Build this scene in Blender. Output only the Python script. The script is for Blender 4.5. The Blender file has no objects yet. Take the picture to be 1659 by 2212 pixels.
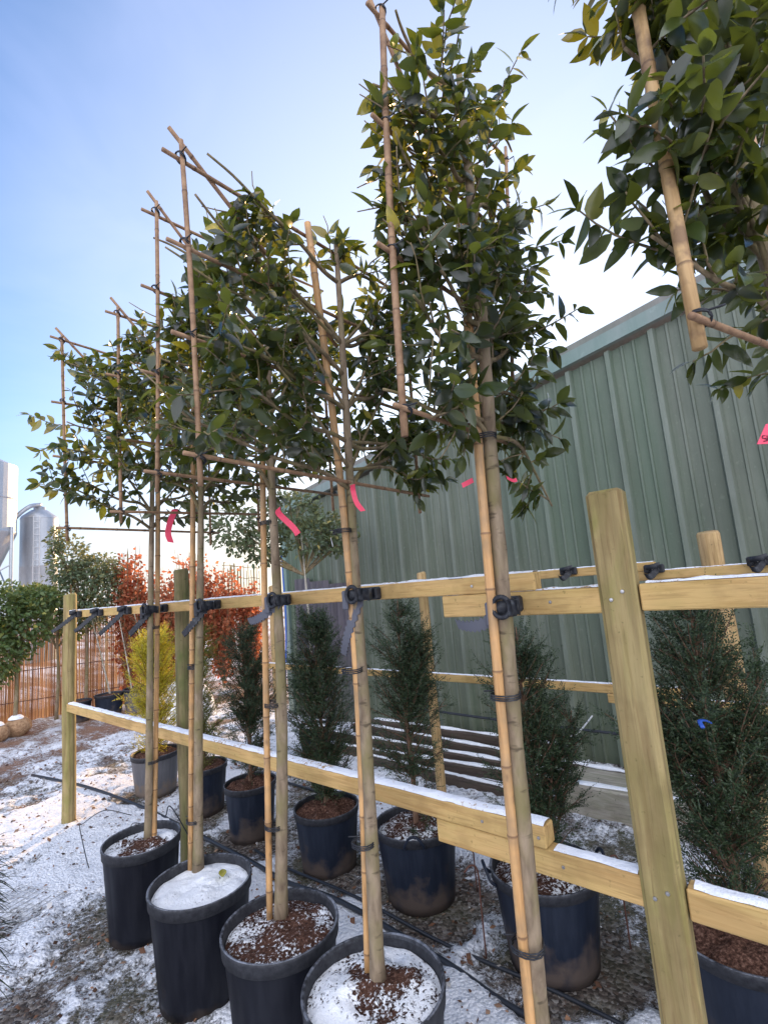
import bpy, math, random
import numpy as np
from mathutils import Vector, Matrix, noise as mnoise

# ------------------------------------------------------------ camera, world, sun
random.seed(7); rng = np.random.default_rng(7)
S = bpy.context.scene; COL = S.collection
def basis(f, slope, yh, xv1, cx=829.5, cy=1106.0):
    th = math.atan(slope); d = (yh-cy)*math.cos(th)
    vv = np.array([math.sin(th)*f*f/d, -math.cos(th)*f*f/d, f]); Z = vv/np.linalg.norm(vv)
    p = np.array([xv1-cx, yh+slope*(xv1-cx)-cy, f]); Y = p/np.linalg.norm(p)
    Y = Y-Y.dot(Z)*Z; Y /= np.linalg.norm(Y)
    return np.cross(Y, Z), Y, Z
BX, BY, BZ = basis(1085.0, -.085, 1262.0, -440.0)
Rm = np.array([BX, BY, BZ])                      # world = Rm @ cam (x right, y down, z forward)
cd = bpy.data.cameras.new('camera'); cam = bpy.data.objects.new('camera', cd); COL.objects.link(cam)
c0, c1, c2 = Rm[:, 0], -Rm[:, 1], -Rm[:, 2]
cam.matrix_world = Matrix([[c0[0], c1[0], c2[0], 0], [c0[1], c1[1], c2[1], 0], [c0[2], c1[2], c2[2], 1.6], [0, 0, 0, 1]])
cd.sensor_fit = 'HORIZONTAL'; cd.sensor_width = 36; cd.lens = 36*1085/1659
cd.clip_start = .02; cd.clip_end = 2000
S.camera = cam

SUN_AZ, SUN_EL = math.radians(27), math.radians(12.5)      # azimuth from +X towards +Y
w = bpy.data.worlds.new('World'); S.world = w; w.use_nodes = True
nt = w.node_tree; nt.nodes.clear()
wo = nt.nodes.new('ShaderNodeOutputWorld'); bg = nt.nodes.new('ShaderNodeBackground')
sky = nt.nodes.new('ShaderNodeTexSky'); sky.sky_type = 'NISHITA'; sky.sun_disc = False
sky.sun_elevation = SUN_EL; sky.sun_rotation = math.pi/2-SUN_AZ
sky.air_density = 1.0; sky.dust_density = 1.6; sky.ozone_density = 1.6; sky.altitude = 50
# thin high cloud veil, laid out by sky direction
tc = nt.nodes.new('ShaderNodeTexCoord'); mp = nt.nodes.new('ShaderNodeMapping')
mp.inputs['Scale'].default_value = (1.2, 1.2, 3.2); mp.inputs['Rotation'].default_value = (.3, .2, .5)
nz = nt.nodes.new('ShaderNodeTexNoise'); nz.inputs['Scale'].default_value = 1.7; nz.inputs['Detail'].default_value = 5; nz.inputs['Distortion'].default_value = .5
rp = nt.nodes.new('ShaderNodeMapRange'); rp.inputs[1].default_value = .45; rp.inputs[2].default_value = .8; rp.inputs[4].default_value = .24
mx = nt.nodes.new('ShaderNodeMix'); mx.data_type = 'RGBA'
mx.inputs[7].default_value = (4.0, 4.3, 6.4, 1)
nt.links.new(tc.outputs['Generated'], mp.inputs[0]); nt.links.new(mp.outputs[0], nz.inputs['Vector'])
nt.links.new(nz.outputs['Fac'], rp.inputs[0]); nt.links.new(rp.outputs[0], mx.inputs[0])
tn = nt.nodes.new('ShaderNodeMix'); tn.data_type = 'RGBA'; tn.blend_type = 'MULTIPLY'; tn.inputs[0].default_value = 1; tn.inputs[7].default_value = (.46, .79, 1.16, 1)
nt.links.new(sky.outputs[0], tn.inputs[6]); nt.links.new(tn.outputs[2], mx.inputs[6])
# added bright cloud bank, unseen behind the camera, to fill the shaded foreground
vd = nt.nodes.new('ShaderNodeVectorMath'); vd.operation = 'DOT_PRODUCT'; vd.inputs[1].default_value = (-.70, -.70, .12)
nt.links.new(tc.outputs['Generated'], vd.inputs[0])
ad = nt.nodes.new('ShaderNodeMath'); ad.operation = 'MULTIPLY_ADD'; ad.inputs[1].default_value = .55; nt.links.new(nz.outputs['Fac'], ad.inputs[0]); nt.links.new(vd.outputs['Value'], ad.inputs[2])
cm = nt.nodes.new('ShaderNodeMapRange'); cm.interpolation_type = 'SMOOTHSTEP'; cm.inputs[1].default_value = .30; cm.inputs[2].default_value = .85; nt.links.new(ad.outputs[0], cm.inputs[0])
m2 = nt.nodes.new('ShaderNodeMix'); m2.data_type = 'RGBA'; m2.inputs[7].default_value = (8.4, 8.6, 9.6, 1)
nt.links.new(cm.outputs[0], m2.inputs[0]); nt.links.new(mx.outputs[2], m2.inputs[6])
# thin milky veil round the sun
vs = nt.nodes.new('ShaderNodeVectorMath'); vs.operation = 'DOT_PRODUCT'; vs.inputs[1].default_value = (math.cos(SUN_AZ)*.97, math.sin(SUN_AZ)*.97, .25); nt.links.new(tc.outputs['Generated'], vs.inputs[0])
vm = nt.nodes.new('ShaderNodeMapRange'); vm.inputs[1].default_value = .52; vm.inputs[2].default_value = 1.0; vm.inputs[4].default_value = .85; nt.links.new(vs.outputs['Value'], vm.inputs[0])
m3 = nt.nodes.new('ShaderNodeMix'); m3.data_type = 'RGBA'; m3.inputs[7].default_value = (3.7, 3.8, 4.6, 1); nt.links.new(vm.outputs[0], m3.inputs[0]); nt.links.new(mx.outputs[2], m3.inputs[6]); # pale band of winter haze along the horizon, warmer below the sun
se = nt.nodes.new('ShaderNodeSeparateXYZ'); nt.links.new(tc.outputs['Generated'], se.inputs[0])
hz = nt.nodes.new('ShaderNodeMapRange'); hz.interpolation_type = 'SMOOTHSTEP'; hz.inputs[1].default_value = .34; hz.inputs[2].default_value = .0; hz.inputs[3].default_value = 0; hz.inputs[4].default_value = .9; nt.links.new(se.outputs[2], hz.inputs[0])
hw = nt.nodes.new('ShaderNodeMapRange'); hw.inputs[1].default_value = .62; hw.inputs[2].default_value = .95; nt.links.new(vs.outputs['Value'], hw.inputs[0])
hc = nt.nodes.new('ShaderNodeMix'); hc.data_type = 'RGBA'; hc.inputs[6].default_value = (2.75, 3.0, 3.5, 1); hc.inputs[7].default_value = (5.6, 4.6, 3.3, 1); nt.links.new(hw.outputs[0], hc.inputs[0])
m4 = nt.nodes.new('ShaderNodeMix'); m4.data_type = 'RGBA'; nt.links.new(hz.outputs[0], m4.inputs[0]); nt.links.new(m3.outputs[2], m4.inputs[6]); nt.links.new(hc.outputs[2], m4.inputs[7]); nt.links.new(m4.outputs[2], m2.inputs[6])
nt.links.new(m2.outputs[2], bg.inputs[0]); nt.links.new(bg.outputs[0], wo.inputs[0])
bg.inputs[1].default_value = .15
sd = bpy.data.lights.new('sun', 'SUN'); sd.energy = 4.0; sd.angle = math.radians(.55); sd.color = (1, .62, .29)
sun = bpy.data.objects.new('sun', sd); COL.objects.link(sun)
sdir = Vector((math.cos(SUN_AZ)*math.cos(SUN_EL), math.sin(SUN_AZ)*math.cos(SUN_EL), math.sin(SUN_EL)))
sun.rotation_euler = sdir.to_track_quat('Z', 'Y').to_euler()
S.view_settings.view_transform = 'Standard'; S.view_settings.look = 'None'
S.view_settings.exposure = 1.0; S.view_settings.gamma = 1
S.cycles.max_bounces = 8; S.cycles.diffuse_bounces = 3; S.cycles.transparent_max_bounces = 8
try: S.cycles.use_denoising = True
except Exception: pass

# ------------------------------------------------------------ helpers
class MB:
    def __init__(s): s.v = []; s.f = []; s.c = []; s.n = 0
    def add(s, verts, faces, c=.5):
        verts = np.asarray(verts, float); b = s.n
        s.v.append(verts); s.f.append([tuple(int(i)+b for i in f) for f in faces])
        cc = np.full(len(verts), c) if np.isscalar(c) else np.asarray(c); s.c.append(cc); s.n += len(verts)
    def box(s, lo, hi, c=.5, bev=0, jit=0):
        x0, y0, z0 = lo; x1, y1, z1 = hi
        if bev:
            b = bev; V = []; idx = {}
            for ix, x in enumerate((x0, x1)):
                for iy, y in enumerate((y0, y1)):
                    for iz, z in enumerate((z0, z1)):
                        sx, sy, sz = (1, -1)[ix], (1, -1)[iy], (1, -1)[iz]
                        for a in range(3):
                            p = [x+sx*b, y+sy*b, z+sz*b]; p[a] = (x, y, z)[a]; idx[(ix, iy, iz, a)] = len(V); V.append(p)
            F = []
            def q(*k): F.append([idx[i] for i in k])
            for a in range(3):
                o = [i for i in range(3) if i != a]
                for s_ in (0, 1):
                    def K(p, r):
                        t = [0, 0, 0]; t[a] = s_; t[o[0]] = p; t[o[1]] = r; return (*t, a)
                    q(K(0, 0), K(1, 0), K(1, 1), K(0, 1))
                for p in (0, 1):
                    for r in (0, 1):
                        t0 = [0, 0, 0]; t0[o[0]] = p; t0[o[1]] = r; t1 = list(t0); t1[a] = 1
                        q((*t0, o[0]), (*t0, o[1]), (*t1, o[1]), (*t1, o[0]))
            for ix in (0, 1):
                for iy in (0, 1):
                    for iz in (0, 1): q(*[(ix, iy, iz, a) for a in range(3)])
            V = np.array(V)
        else:
            V = np.array([[x, y, z] for x in (x0, x1) for y in (y0, y1) for z in (z0, z1)], float)
            F = [(0, 1, 3, 2), (4, 6, 7, 5), (0, 4, 5, 1), (2, 3, 7, 6), (0, 2, 6, 4), (1, 5, 7, 3)]
        if jit: V = V+rng.normal(0, jit, V.shape)
        s.add(V, F, c)
    def tube(s, pts, rad, n=8, c=.5, cap=True, flat=1.0):
        pts = np.asarray(pts, float); m = len(pts)
        rad = np.full(m, rad) if np.isscalar(rad) else np.asarray(rad, float)
        t = np.gradient(pts, axis=0) if m > 2 else np.repeat((pts[-1:]-pts[:1]), 2, 0)
        t /= np.linalg.norm(t, axis=1)[:, None]+1e-9
        up = np.array([0, 0, 1.]) if abs(t[0][2]) < .9 else np.array([1., 0, 0])
        V = []; 
        x = np.cross(up, t[0]); x /= np.linalg.norm(x)
        for i in range(m):
            x = x-x.dot(t[i])*t[i]; x /= np.linalg.norm(x)+1e-9; y = np.cross(t[i], x)
            for k in range(n):
                a = 2*math.pi*k/n; V.append(pts[i]+rad[i]*(math.cos(a)*x+math.sin(a)*y*flat))
        F = [(i*n+k, i*n+(k+1) % n, (i+1)*n+(k+1) % n, (i+1)*n+k) for i in range(m-1) for k in range(n)]
        if cap: F += [tuple(range(n))[::-1], tuple((m-1)*n+k for k in range(n))]
        cc = c if np.isscalar(c) else np.repeat(np.asarray(c), n)
        s.add(V, F, cc)
    def lathe(s, prof, n=32, c=.5, ctr=(0, 0, 0), wob=0, close=False):
        V = []
        for j, (r, z) in enumerate(prof):
            for k in range(n):
                a = 2*math.pi*k/n; rr = r*(1+wob*math.sin(2*a+.7)); V.append((ctr[0]+rr*math.cos(a), ctr[1]+rr*math.sin(a), ctr[2]+z))
        m = len(prof)
        F = [(i*n+k, i*n+(k+1) % n, (i+1)*n+(k+1) % n, (i+1)*n+k) for i in range(m-1) for k in range(n)]
        if close: F.append(tuple((m-1)*n+k for k in range(n)))
        s.add(V, F, c)
    def build(s, name, mat, parent=None, smooth=False, loc=None):
        me = bpy.data.meshes.new(name); V = np.concatenate(s.v) if s.v else np.zeros((0, 3))
        if loc is not None: V = V-np.array(loc)
        F = [f for g in s.f for f in g]
        me.from_pydata(V.tolist(), [], F)
        at = me.attributes.new('tint', 'FLOAT', 'POINT'); at.data.foreach_set('value', np.concatenate(s.c).astype(np.float32))
        if smooth: me.polygons.foreach_set('use_smooth', [True]*len(me.polygons))
        me.materials.append(mat); me.update()
        o = bpy.data.objects.new(name, me); COL.objects.link(o)
        if loc is not None and parent is None: o.location = loc
        if parent: o.parent = parent
        return o
def fastmesh(name, V, tri, tint, mat, parent=None, smooth=True, loc=None):
    me = bpy.data.meshes.new(name); V = np.asarray(V, np.float32)
    if loc is not None: V = V-np.array(loc, np.float32)
    nf, k = tri.shape
    me.vertices.add(len(V)); me.vertices.foreach_set('co', V.ravel())
    me.loops.add(nf*k); me.loops.foreach_set('vertex_index', tri.ravel().astype(np.int32))
    me.polygons.add(nf); me.polygons.foreach_set('loop_start', np.arange(0, nf*k, k, dtype=np.int32))
    if smooth: me.polygons.foreach_set('use_smooth', np.ones(nf, bool))
    me.update(calc_edges=True)
    at = me.attributes.new('tint', 'FLOAT', 'POINT'); at.data.foreach_set('value', tint.astype(np.float32))
    me.materials.append(mat)
    o = bpy.data.objects.new(name, me); COL.objects.link(o)
    if loc is not None and parent is None: o.location = loc
    if parent: o.parent = parent
    return o
def thing(name, label, cat, loc=(0, 0, 0), rz=0, group=None):
    o = bpy.data.objects.new(name, None); COL.objects.link(o); o.location = loc; o.rotation_euler = (0, 0, rz)
    o.empty_display_size = .1; o['label'] = label; o['category'] = cat
    if group: o['group'] = group
    return o
def tag(o, label, cat, group=None):
    o['label'] = label; o['category'] = cat
    if group: o['group'] = group
    return o
def struct(o): o['kind'] = 'structure'; return o
def nrm(a): a = np.asarray(a, float); return a/(np.linalg.norm(a, axis=-1, keepdims=True)+1e-9)
def curve_pts(P, n=24):
    P = np.asarray(P, float); out = []
    Q = np.vstack([2*P[0]-P[1], P, 2*P[-1]-P[-2]])
    seg = len(P)-1; per = max(2, n//seg)
    for i in range(seg):
        p0, p1, p2, p3 = Q[i:i+4]
        for t in np.linspace(0, 1, per, endpoint=False):
            out.append(.5*((2*p1)+(-p0+p2)*t+(2*p0-5*p1+4*p2-p3)*t*t+(-p0+3*p1-3*p2+p3)*t**3))
    out.append(P[-1]); return np.array(out)

# ------------------------------------------------------------ materials
def mat(name, col=(.5, .5, .5), rough=.6, spec=.5, metal=0):
    m = bpy.data.materials.new(name); m.use_nodes = True; b = m.node_tree.nodes['Principled BSDF']
    b.inputs['Base Color'].default_value = (*col, 1); b.inputs['Roughness'].default_value = rough
    b.inputs['Metallic'].default_value = metal; b.inputs['Specular IOR Level'].default_value = spec
    return m, m.node_tree, b
def N(t, ty, **k):
    n = t.nodes.new(ty)
    for a, v in k.items():
        if a[0] == 'i' and a[1:].isdigit(): n.inputs[int(a[1:])].default_value = v
        else: setattr(n, a, v)
    return n
def coords(t, scale=(1, 1, 1), kind='Object', rot=(0, 0, 0)):
    c = N(t, 'ShaderNodeTexCoord'); m = N(t, 'ShaderNodeMapping'); m.inputs['Scale'].default_value = scale; m.inputs['Rotation'].default_value = rot
    t.links.new(c.outputs[kind], m.inputs[0]); return m.outputs[0]
def noisetex(t, vec, sc, det=4, dist=0, rough=.55):
    n = N(t, 'ShaderNodeTexNoise'); n.inputs['Scale'].default_value = sc; n.inputs['Detail'].default_value = det
    n.inputs['Distortion'].default_value = dist; n.inputs['Roughness'].default_value = rough
    if vec is not None: t.links.new(vec, n.inputs['Vector'])
    return n.outputs['Fac']
def ramp(t, src, stops):
    r = N(t, 'ShaderNodeValToRGB'); e = r.color_ramp.elements
    e[0].position = stops[0][0]; e[0].color = (*stops[0][1], 1); e[1].position = stops[-1][0]; e[1].color = (*stops[-1][1], 1)
    for p, c in stops[1:-1]:
        x = e.new(p); x.color = (*c, 1)
    t.links.new(src, r.inputs[0]); return r.outputs[0]
def rng_(t, src, a, b, c=0., d=1.):
    r = N(t, 'ShaderNodeMapRange'); 
    for i, v in enumerate((a, b, c, d)): r.inputs[i+1].default_value = v
    t.links.new(src, r.inputs[0]); return r.outputs[0]
def mixc(t, fac, a, b, mode='MIX'):
    m = N(t, 'ShaderNodeMix'); m.data_type = 'RGBA'; m.blend_type = mode
    for sock, v in ((m.inputs[0], fac), (m.inputs[6], a), (m.inputs[7], b)):
        if hasattr(v, 'links') or hasattr(v, 'is_linked'): t.links.new(v, sock)
        elif isinstance(v, tuple): sock.default_value = (*v, 1)
        else: sock.default_value = v
    return m.outputs[2]
def math_(t, op, a, b=None):
    m = N(t, 'ShaderNodeMath', operation=op)
    for i, v in enumerate((a, b)):
        if v is None: continue
        if hasattr(v, 'is_linked'): t.links.new(v, m.inputs[i])
        else: m.inputs[i].default_value = v
    return m.outputs[0]
def attr(t, name='tint'):
    return N(t, 'ShaderNodeAttribute', attribute_name=name).outputs['Fac']
def bump(t, b, h, strength=.4, dist=.01):
    n = N(t, 'ShaderNodeBump'); n.inputs['Strength'].default_value = strength; n.inputs['Distance'].default_value = dist
    t.links.new(h, n.inputs['Height']); t.links.new(n.outputs[0], b.inputs['Normal'])
def sepz(t, kind='Object'):
    c = N(t, 'ShaderNodeTexCoord'); s = N(t, 'ShaderNodeSeparateXYZ'); t.links.new(c.outputs[kind], s.inputs[0]); return s.outputs

def wood(name, axis, pale, mid, green, gamt=.5, sc=1.0):
    m, t, b = mat(name, rough=.75, spec=.25)
    s = [26*sc]*3; s[axis] = 1.6*sc
    v = coords(t, tuple(s)); v2 = coords(t, tuple([7*sc if i != axis else 2.2*sc for i in range(3)]))
    g = noisetex(t, v, 2.2, 6, .8, .6); k = noisetex(t, v2, 1.2, 3, 1.5)
    c = ramp(t, g, [(.3, mid), (.52, pale), (.75, tuple(x*.82 for x in pale))])
    # knots
    vo = N(t, 'ShaderNodeTexVoronoi'); vs = [5*sc]*3; vs[axis] = 1.5*sc
    t.links.new(coords(t, tuple(vs)), vo.inputs['Vector']); vo.inputs['Scale'].default_value = 1.0
    kn = rng_(t, vo.outputs['Distance'], .05, .15, 1, 0)
    c = mixc(t, math_(t, 'MULTIPLY', kn, .8), c, tuple(x*.45 for x in mid))
    c = mixc(t, rng_(t, k, .42, .7, 0, gamt), c, green)
    st = noisetex(t, coords(t, (3, 3, 3)), 3, 5); c = mixc(t, rng_(t, st, .5, .75, 0, .5), c, tuple(x*.6 for x in mid))
    wv = N(t, 'ShaderNodeTexWave'); ws = [9*sc]*3; ws[axis] = .7*sc; t.links.new(coords(t, tuple(ws)), wv.inputs['Vector']); wv.inputs['Scale'].default_value = 1.3; wv.inputs['Distortion'].default_value = 7; wv.inputs['Detail'].default_value = 3; wv.inputs['Detail Scale'].default_value = 1.4
    c = mixc(t, rng_(t, wv.outputs['Fac'], .55, .95, 0, .42), c, tuple(x*.62 for x in mid))
    fs = [90*sc]*3; fs[axis] = 6*sc; fn = noisetex(t, coords(t, tuple(fs)), 1.5, 3); c = mixc(t, rng_(t, fn, .55, .7, 0, .4), c, tuple(x*.5 for x in mid))
    sp = noisetex(t, coords(t, (22, 22, 22)), 2.5, 3); c = mixc(t, rng_(t, sp, .66, .74, 0, .5), c, tuple(x*.35 for x in green))
    t.links.new(c, b.inputs['Base Color']); bump(t, b, g, .35, .004)
    return m
M = {}
M['rail'] = wood('rail_wood', 1, (.60, .395, .165), (.45, .27, .10), (.36, .29, .09), .4)
M['post'] = wood('post_wood', 2, (.36, .28, .13), (.26, .18, .08), (.22, .21, .06), .8)
M['round'] = wood('round_post_wood', 2, (.22, .18, .09), (.14, .11, .055), (.11, .13, .04), .9)
M['roundlight'] = wood('pale_post_wood', 2, (.50, .34, .17), (.36, .23, .10), (.32, .26, .10), .4)
M['plank'] = wood('dark_plank_wood', 1, (.10, .075, .06), (.06, .045, .04), (.07, .08, .04), .3)
M['sleeper'] = wood('sleeper_wood', 1, (.42, .39, .33), (.27, .24, .19), (.12, .15, .05), .5)

m, t, b = mat('bamboo', rough=.45, spec=.4)
v = coords(t, (60, 60, 3)); g = noisetex(t, v, 1.5, 4); g2 = noisetex(t, coords(t, (5, 5, 5)), 2, 3)
c = ramp(t, g, [(.3, (.43, .225, .085)), (.6, (.62, .36, .155))]); c = mixc(t, rng_(t, g2, .42, .62, 0, .7), c, (.30, .20, .11)); g4 = noisetex(t, coords(t, (25, 25, 9)), 2, 3); c = mixc(t, rng_(t, g4, .6, .72, 0, .6), c, (.16, .10, .06))
c = mixc(t, rng_(t, attr(t), .5, 1, 0, .85), c, (.12, .06, .035)); t.links.new(c, b.inputs['Base Color']); bump(t, b, g, .2, .002); M['bamboo'] = m
m, t, b = mat('stained_bamboo', rough=.55, spec=.3)
g = noisetex(t, coords(t, (50, 50, 4)), 1.5, 4); g2 = noisetex(t, coords(t, (9, 9, 7)), 2, 4); c = ramp(t, g, [(.3, (.34, .20, .085)), (.6, (.52, .34, .16))])
c = mixc(t, rng_(t, g2, .48, .60, 0, .8), c, (.17, .10, .06)); c = mixc(t, rng_(t, attr(t), .5, 1, 0, .8), c, (.10, .055, .035)); t.links.new(c, b.inputs['Base Color']); M['dirtybamboo'] = m
m, t, b = mat('weathered_bamboo', rough=.6, spec=.3)
g = noisetex(t, coords(t, (40, 40, 40)), 1, 4); c = ramp(t, g, [(.3, (.19, .11, .065)), (.65, (.34, .21, .12))])
c = mixc(t, rng_(t, attr(t), .5, 1, 0, .8), c, (.08, .045, .03)); t.links.new(c, b.inputs['Base Color']); M['cane'] = m
def bark(name, a, bb, gr, sc=30):
    m, t, b = mat(name, rough=.85, spec=.2)
    g = noisetex(t, coords(t, (sc, sc, sc*.35)), 1, 5, .4); g2 = noisetex(t, coords(t, (6, 6, 3.5)), 1.6, 3)
    c = ramp(t, g, [(.32, a), (.62, bb)]); c = mixc(t, rng_(t, g2, .46, .62, 0, .75), c, gr)
    g3 = noisetex(t, coords(t, (14, 14, 40)), 1.2, 2); c = mixc(t, rng_(t, g3, .62, .72, 0, .7), c, tuple(x*.35 for x in a))
    t.links.new(c, b.inputs['Base Color']); bump(t, b, g, .5, .004); return m
M['bark'] = bark('tree_bark', (.15, .11, .075), (.31, .24, .165), (.19, .165, .07))
M['twig'] = bark('twig_bark', (.13, .095, .06), (.27, .21, .13), (.20, .17, .07), 60)
M['yewbark'] = bark('yew_bark', (.10, .06, .04), (.22, .13, .09), (.12, .09, .05), 50)
M['palebark'] = bark('pale_bark', (.34, .31, .27), (.55, .52, .46), (.30, .28, .2), 30)

def leafmat(name, stops, back, transl, tcol, rough=.3, spec=.5, patch=0):
    m, t, b = mat(name, rough=rough, spec=spec); out = t.nodes['Material Output']
    c = ramp(t, attr(t), stops)
    if patch:
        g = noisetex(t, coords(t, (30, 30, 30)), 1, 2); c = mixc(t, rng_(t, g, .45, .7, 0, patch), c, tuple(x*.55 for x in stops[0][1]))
    ge = N(t, 'ShaderNodeNewGeometry'); c2 = mixc(t, math_(t, 'MULTIPLY', ge.outputs['Backfacing'], .75), c, back)
    t.links.new(c2, b.inputs['Base Color'])
    tr = N(t, 'ShaderNodeBsdfTranslucent'); tcc = mixc(t, .5, c, tcol); t.links.new(tcc, tr.inputs[0])
    ms = N(t, 'ShaderNodeMixShader'); ms.inputs[0].default_value = transl
    t.links.new(b.outputs[0], ms.inputs[1]); t.links.new(tr.outputs[0], ms.inputs[2]); t.links.new(ms.outputs[0], out.inputs[0])
    return m
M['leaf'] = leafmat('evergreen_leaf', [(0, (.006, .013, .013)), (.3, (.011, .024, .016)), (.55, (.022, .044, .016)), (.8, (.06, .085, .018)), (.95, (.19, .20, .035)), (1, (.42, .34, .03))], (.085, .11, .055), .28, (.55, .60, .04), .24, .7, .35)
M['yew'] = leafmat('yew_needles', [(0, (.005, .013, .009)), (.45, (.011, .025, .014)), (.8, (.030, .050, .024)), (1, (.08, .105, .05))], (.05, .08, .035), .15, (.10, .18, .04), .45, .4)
M['goldyew'] = leafmat('golden_yew_needles', [(0, (.14, .15, .015)), (.5, (.50, .44, .035)), (1, (.80, .68, .07))], (.3, .3, .05), .4, (.7, .6, .05), .5, .3)
M['midyew'] = leafmat('green_gold_yew_needles', [(0, (.03, .05, .015)), (.5, (.08, .10, .02)), (1, (.25, .24, .04))], (.1, .12, .03), .3, (.4, .4, .05), .5, .3)
M['beech'] = leafmat('copper_beech_leaf', [(0, (.20, .06, .04)), (.5, (.34, .11, .065)), (1, (.52, .25, .14))], (.5, .2, .1), .5, (.85, .26, .10), .6, .2)
M['laurel'] = leafmat('laurel_leaf', [(0, (.04, .08, .03)), (.6, (.09, .15, .05)), (1, (.30, .28, .06))], (.15, .2, .08), .3, (.5, .5, .08), .4, .45)
M['ivy'] = leafmat('grey_green_leaf', [(0, (.05, .085, .055)), (.6, (.12, .17, .09)), (1, (.36, .30, .10))], (.16, .2, .13), .3, (.5, .42, .1), .5, .4)
M['strap'] = leafmat('dark_strap_leaf', [(0, (.010, .018, .012)), (1, (.03, .045, .02))], (.02, .03, .02), .1, (.1, .15, .04), .4, .4)

def snowmat(name, sc=1.0):
    m, t, b = mat(name, (.86, .88, .92), .7, .2)
    g = noisetex(t, coords(t, (1, 1, 1)), 45*sc, 5, 0, .65); g2 = noisetex(t, coords(t, (1, 1, 1)), 9*sc, 3)
    c = mixc(t, rng_(t, g, .3, .7), (.76, .80, .87), (.92, .93, .95)); t.links.new(c, b.inputs['Base Color'])
    h = math_(t, 'ADD', g, g2); bump(t, b, h, .6, .012)
    return m
M['snow'] = snowmat('snow')
m, t, b = mat('dusted_snow', rough=.8, spec=.15)
g = noisetex(t, coords(t, (1, 1, 1)), 85, 4, 0, .7); g2 = noisetex(t, coords(t, (1, 1, 1)), 6, 3); s_ = math_(t, 'ADD', rng_(t, g, .3, .7, -.3, .3), rng_(t, g2, .3, .7, .38, .85))
c = mixc(t, rng_(t, s_, .32, .46), (.40, .26, .13), (.84, .86, .92)); t.links.new(c, b.inputs['Base Color']); bump(t, b, g, .8, .008); M['dust'] = m
def plastic(name, col, dirt, dz, sc=1):
    m, t, b = mat(name, rough=.5, spec=.22)
    z = sepz(t)[2]; g = noisetex(t, coords(t, (8, 8, 8)), 1.3, 5); g2 = noisetex(t, coords(t, (40, 40, 6)), 1, 4)
    d = math_(t, 'ADD', rng_(t, z, 0, dz, .75, -.15), rng_(t, g, .35, .75, -.45, .45)); dd = rng_(t, d, .1, .6, 0, .85)
    c = mixc(t, rng_(t, g2, .4, .8, 0, .3), col, tuple(min(1, x*2.2+.02) for x in col)); c = mixc(t, dd, c, dirt)
    t.links.new(c, b.inputs['Base Color']); t.links.new(rng_(t, dd, 0, 1, .42, .9), b.inputs['Roughness']); bump(t, b, g2, .12, .002)
    return m
M['pot'] = plastic('black_pot_plastic', (.007, .008, .013), (.05, .038, .032), .06)
m, t, b = mat('dusty_rim_plastic', rough=.6, spec=.3); g = noisetex(t, coords(t, (1, 1, 1)), 55, 5, 0, .7); g2 = noisetex(t, coords(t, (1, 1, 1)), 9, 3)
ge = N(t, 'ShaderNodeNewGeometry'); sn_ = N(t, 'ShaderNodeSeparateXYZ'); t.links.new(ge.outputs['True Normal'], sn_.inputs[0])
f = math_(t, 'MULTIPLY', rng_(t, sn_.outputs[2], .1, .8), rng_(t, math_(t, 'ADD', g, g2), .85, 1.25)); c = mixc(t, rng_(t, g, .3, .7), (.012, .013, .018), (.045, .047, .055)); c = mixc(t, math_(t, 'MULTIPLY', f, .55), c, (.36, .39, .46)); t.links.new(c, b.inputs['Base Color']); M['rimdust'] = m
M['ypot'] = plastic('blue_black_pot_plastic', (.012, .017, .030), (.095, .072, .060), .24)
M['greypot'] = plastic('grey_pot_plastic', (.10, .10, .11), (.2, .15, .11), .2)
def compost(name, cov):
    m, t, b = mat(name, rough=.95, spec=.1)
    g = noisetex(t, coords(t, (1, 1, 1)), 90, 4, 0, .7); g2 = noisetex(t, coords(t, (1, 1, 1)), 7, 4, .3, .6)
    soil = ramp(t, g, [(.35, (.03, .016, .012)), (.52, (.10, .05, .035)), (.68, (.26, .15, .11))])
    s = math_(t, 'ADD', rng_(t, g2, .3, .7, -.22+cov, .22+cov), rng_(t, g, .3, .7, -.36, .36))
    cx_ = N(t, 'ShaderNodeTexCoord'); sx = N(t, 'ShaderNodeSeparateXYZ'); t.links.new(cx_.outputs['Object'], sx.inputs[0])
    rr = math_(t, 'SQRT', math_(t, 'ADD', math_(t, 'MULTIPLY', sx.outputs[0], sx.outputs[0]), math_(t, 'MULTIPLY', sx.outputs[1], sx.outputs[1])))
    s = math_(t, 'ADD', s, rng_(t, math_(t, 'ADD', rr, rng_(t, g2, .3, .7, -.06, .06)), .03, .12, (-.35 if cov > .5 else -.12) if cov < .9 else -.05, 0))
    msk = rng_(t, s, .45, .56)
    c = mixc(t, msk, soil, (.86, .88, .92)); t.links.new(c, b.inputs['Base Color'])
    bump(t, b, math_(t, 'ADD', g, math_(t, 'MULTIPLY', msk, .8)), .8, .01); return m
M['soilsnow'] = compost('compost_under_snow', .93); M['soilmix'] = compost('compost_dusted_with_snow', .44)
M['soil'] = compost('bare_compost', .10); M['soilmost'] = compost('compost_mostly_snow', .68)
m, t, b = mat('rubber', (.018, .020, .026), .55, .4); M['rubber'] = m
g = noisetex(t, coords(t, (1, 1, 1)), 60, 4); c = mixc(t, rng_(t, g, .5, .75), (.016, .018, .024), (.06, .065, .075)); t.links.new(c, b.inputs['Base Color'])
M['greyrubber'] = mat('grey_rubber', (.10, .105, .13), .6, .3)[0]
M['pink'] = mat('pink_plastic', (.80, .07, .14), .5, .4)[0]
M['ink'] = mat('black_ink', (.03, .02, .03), .6, .2)[0]
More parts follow.
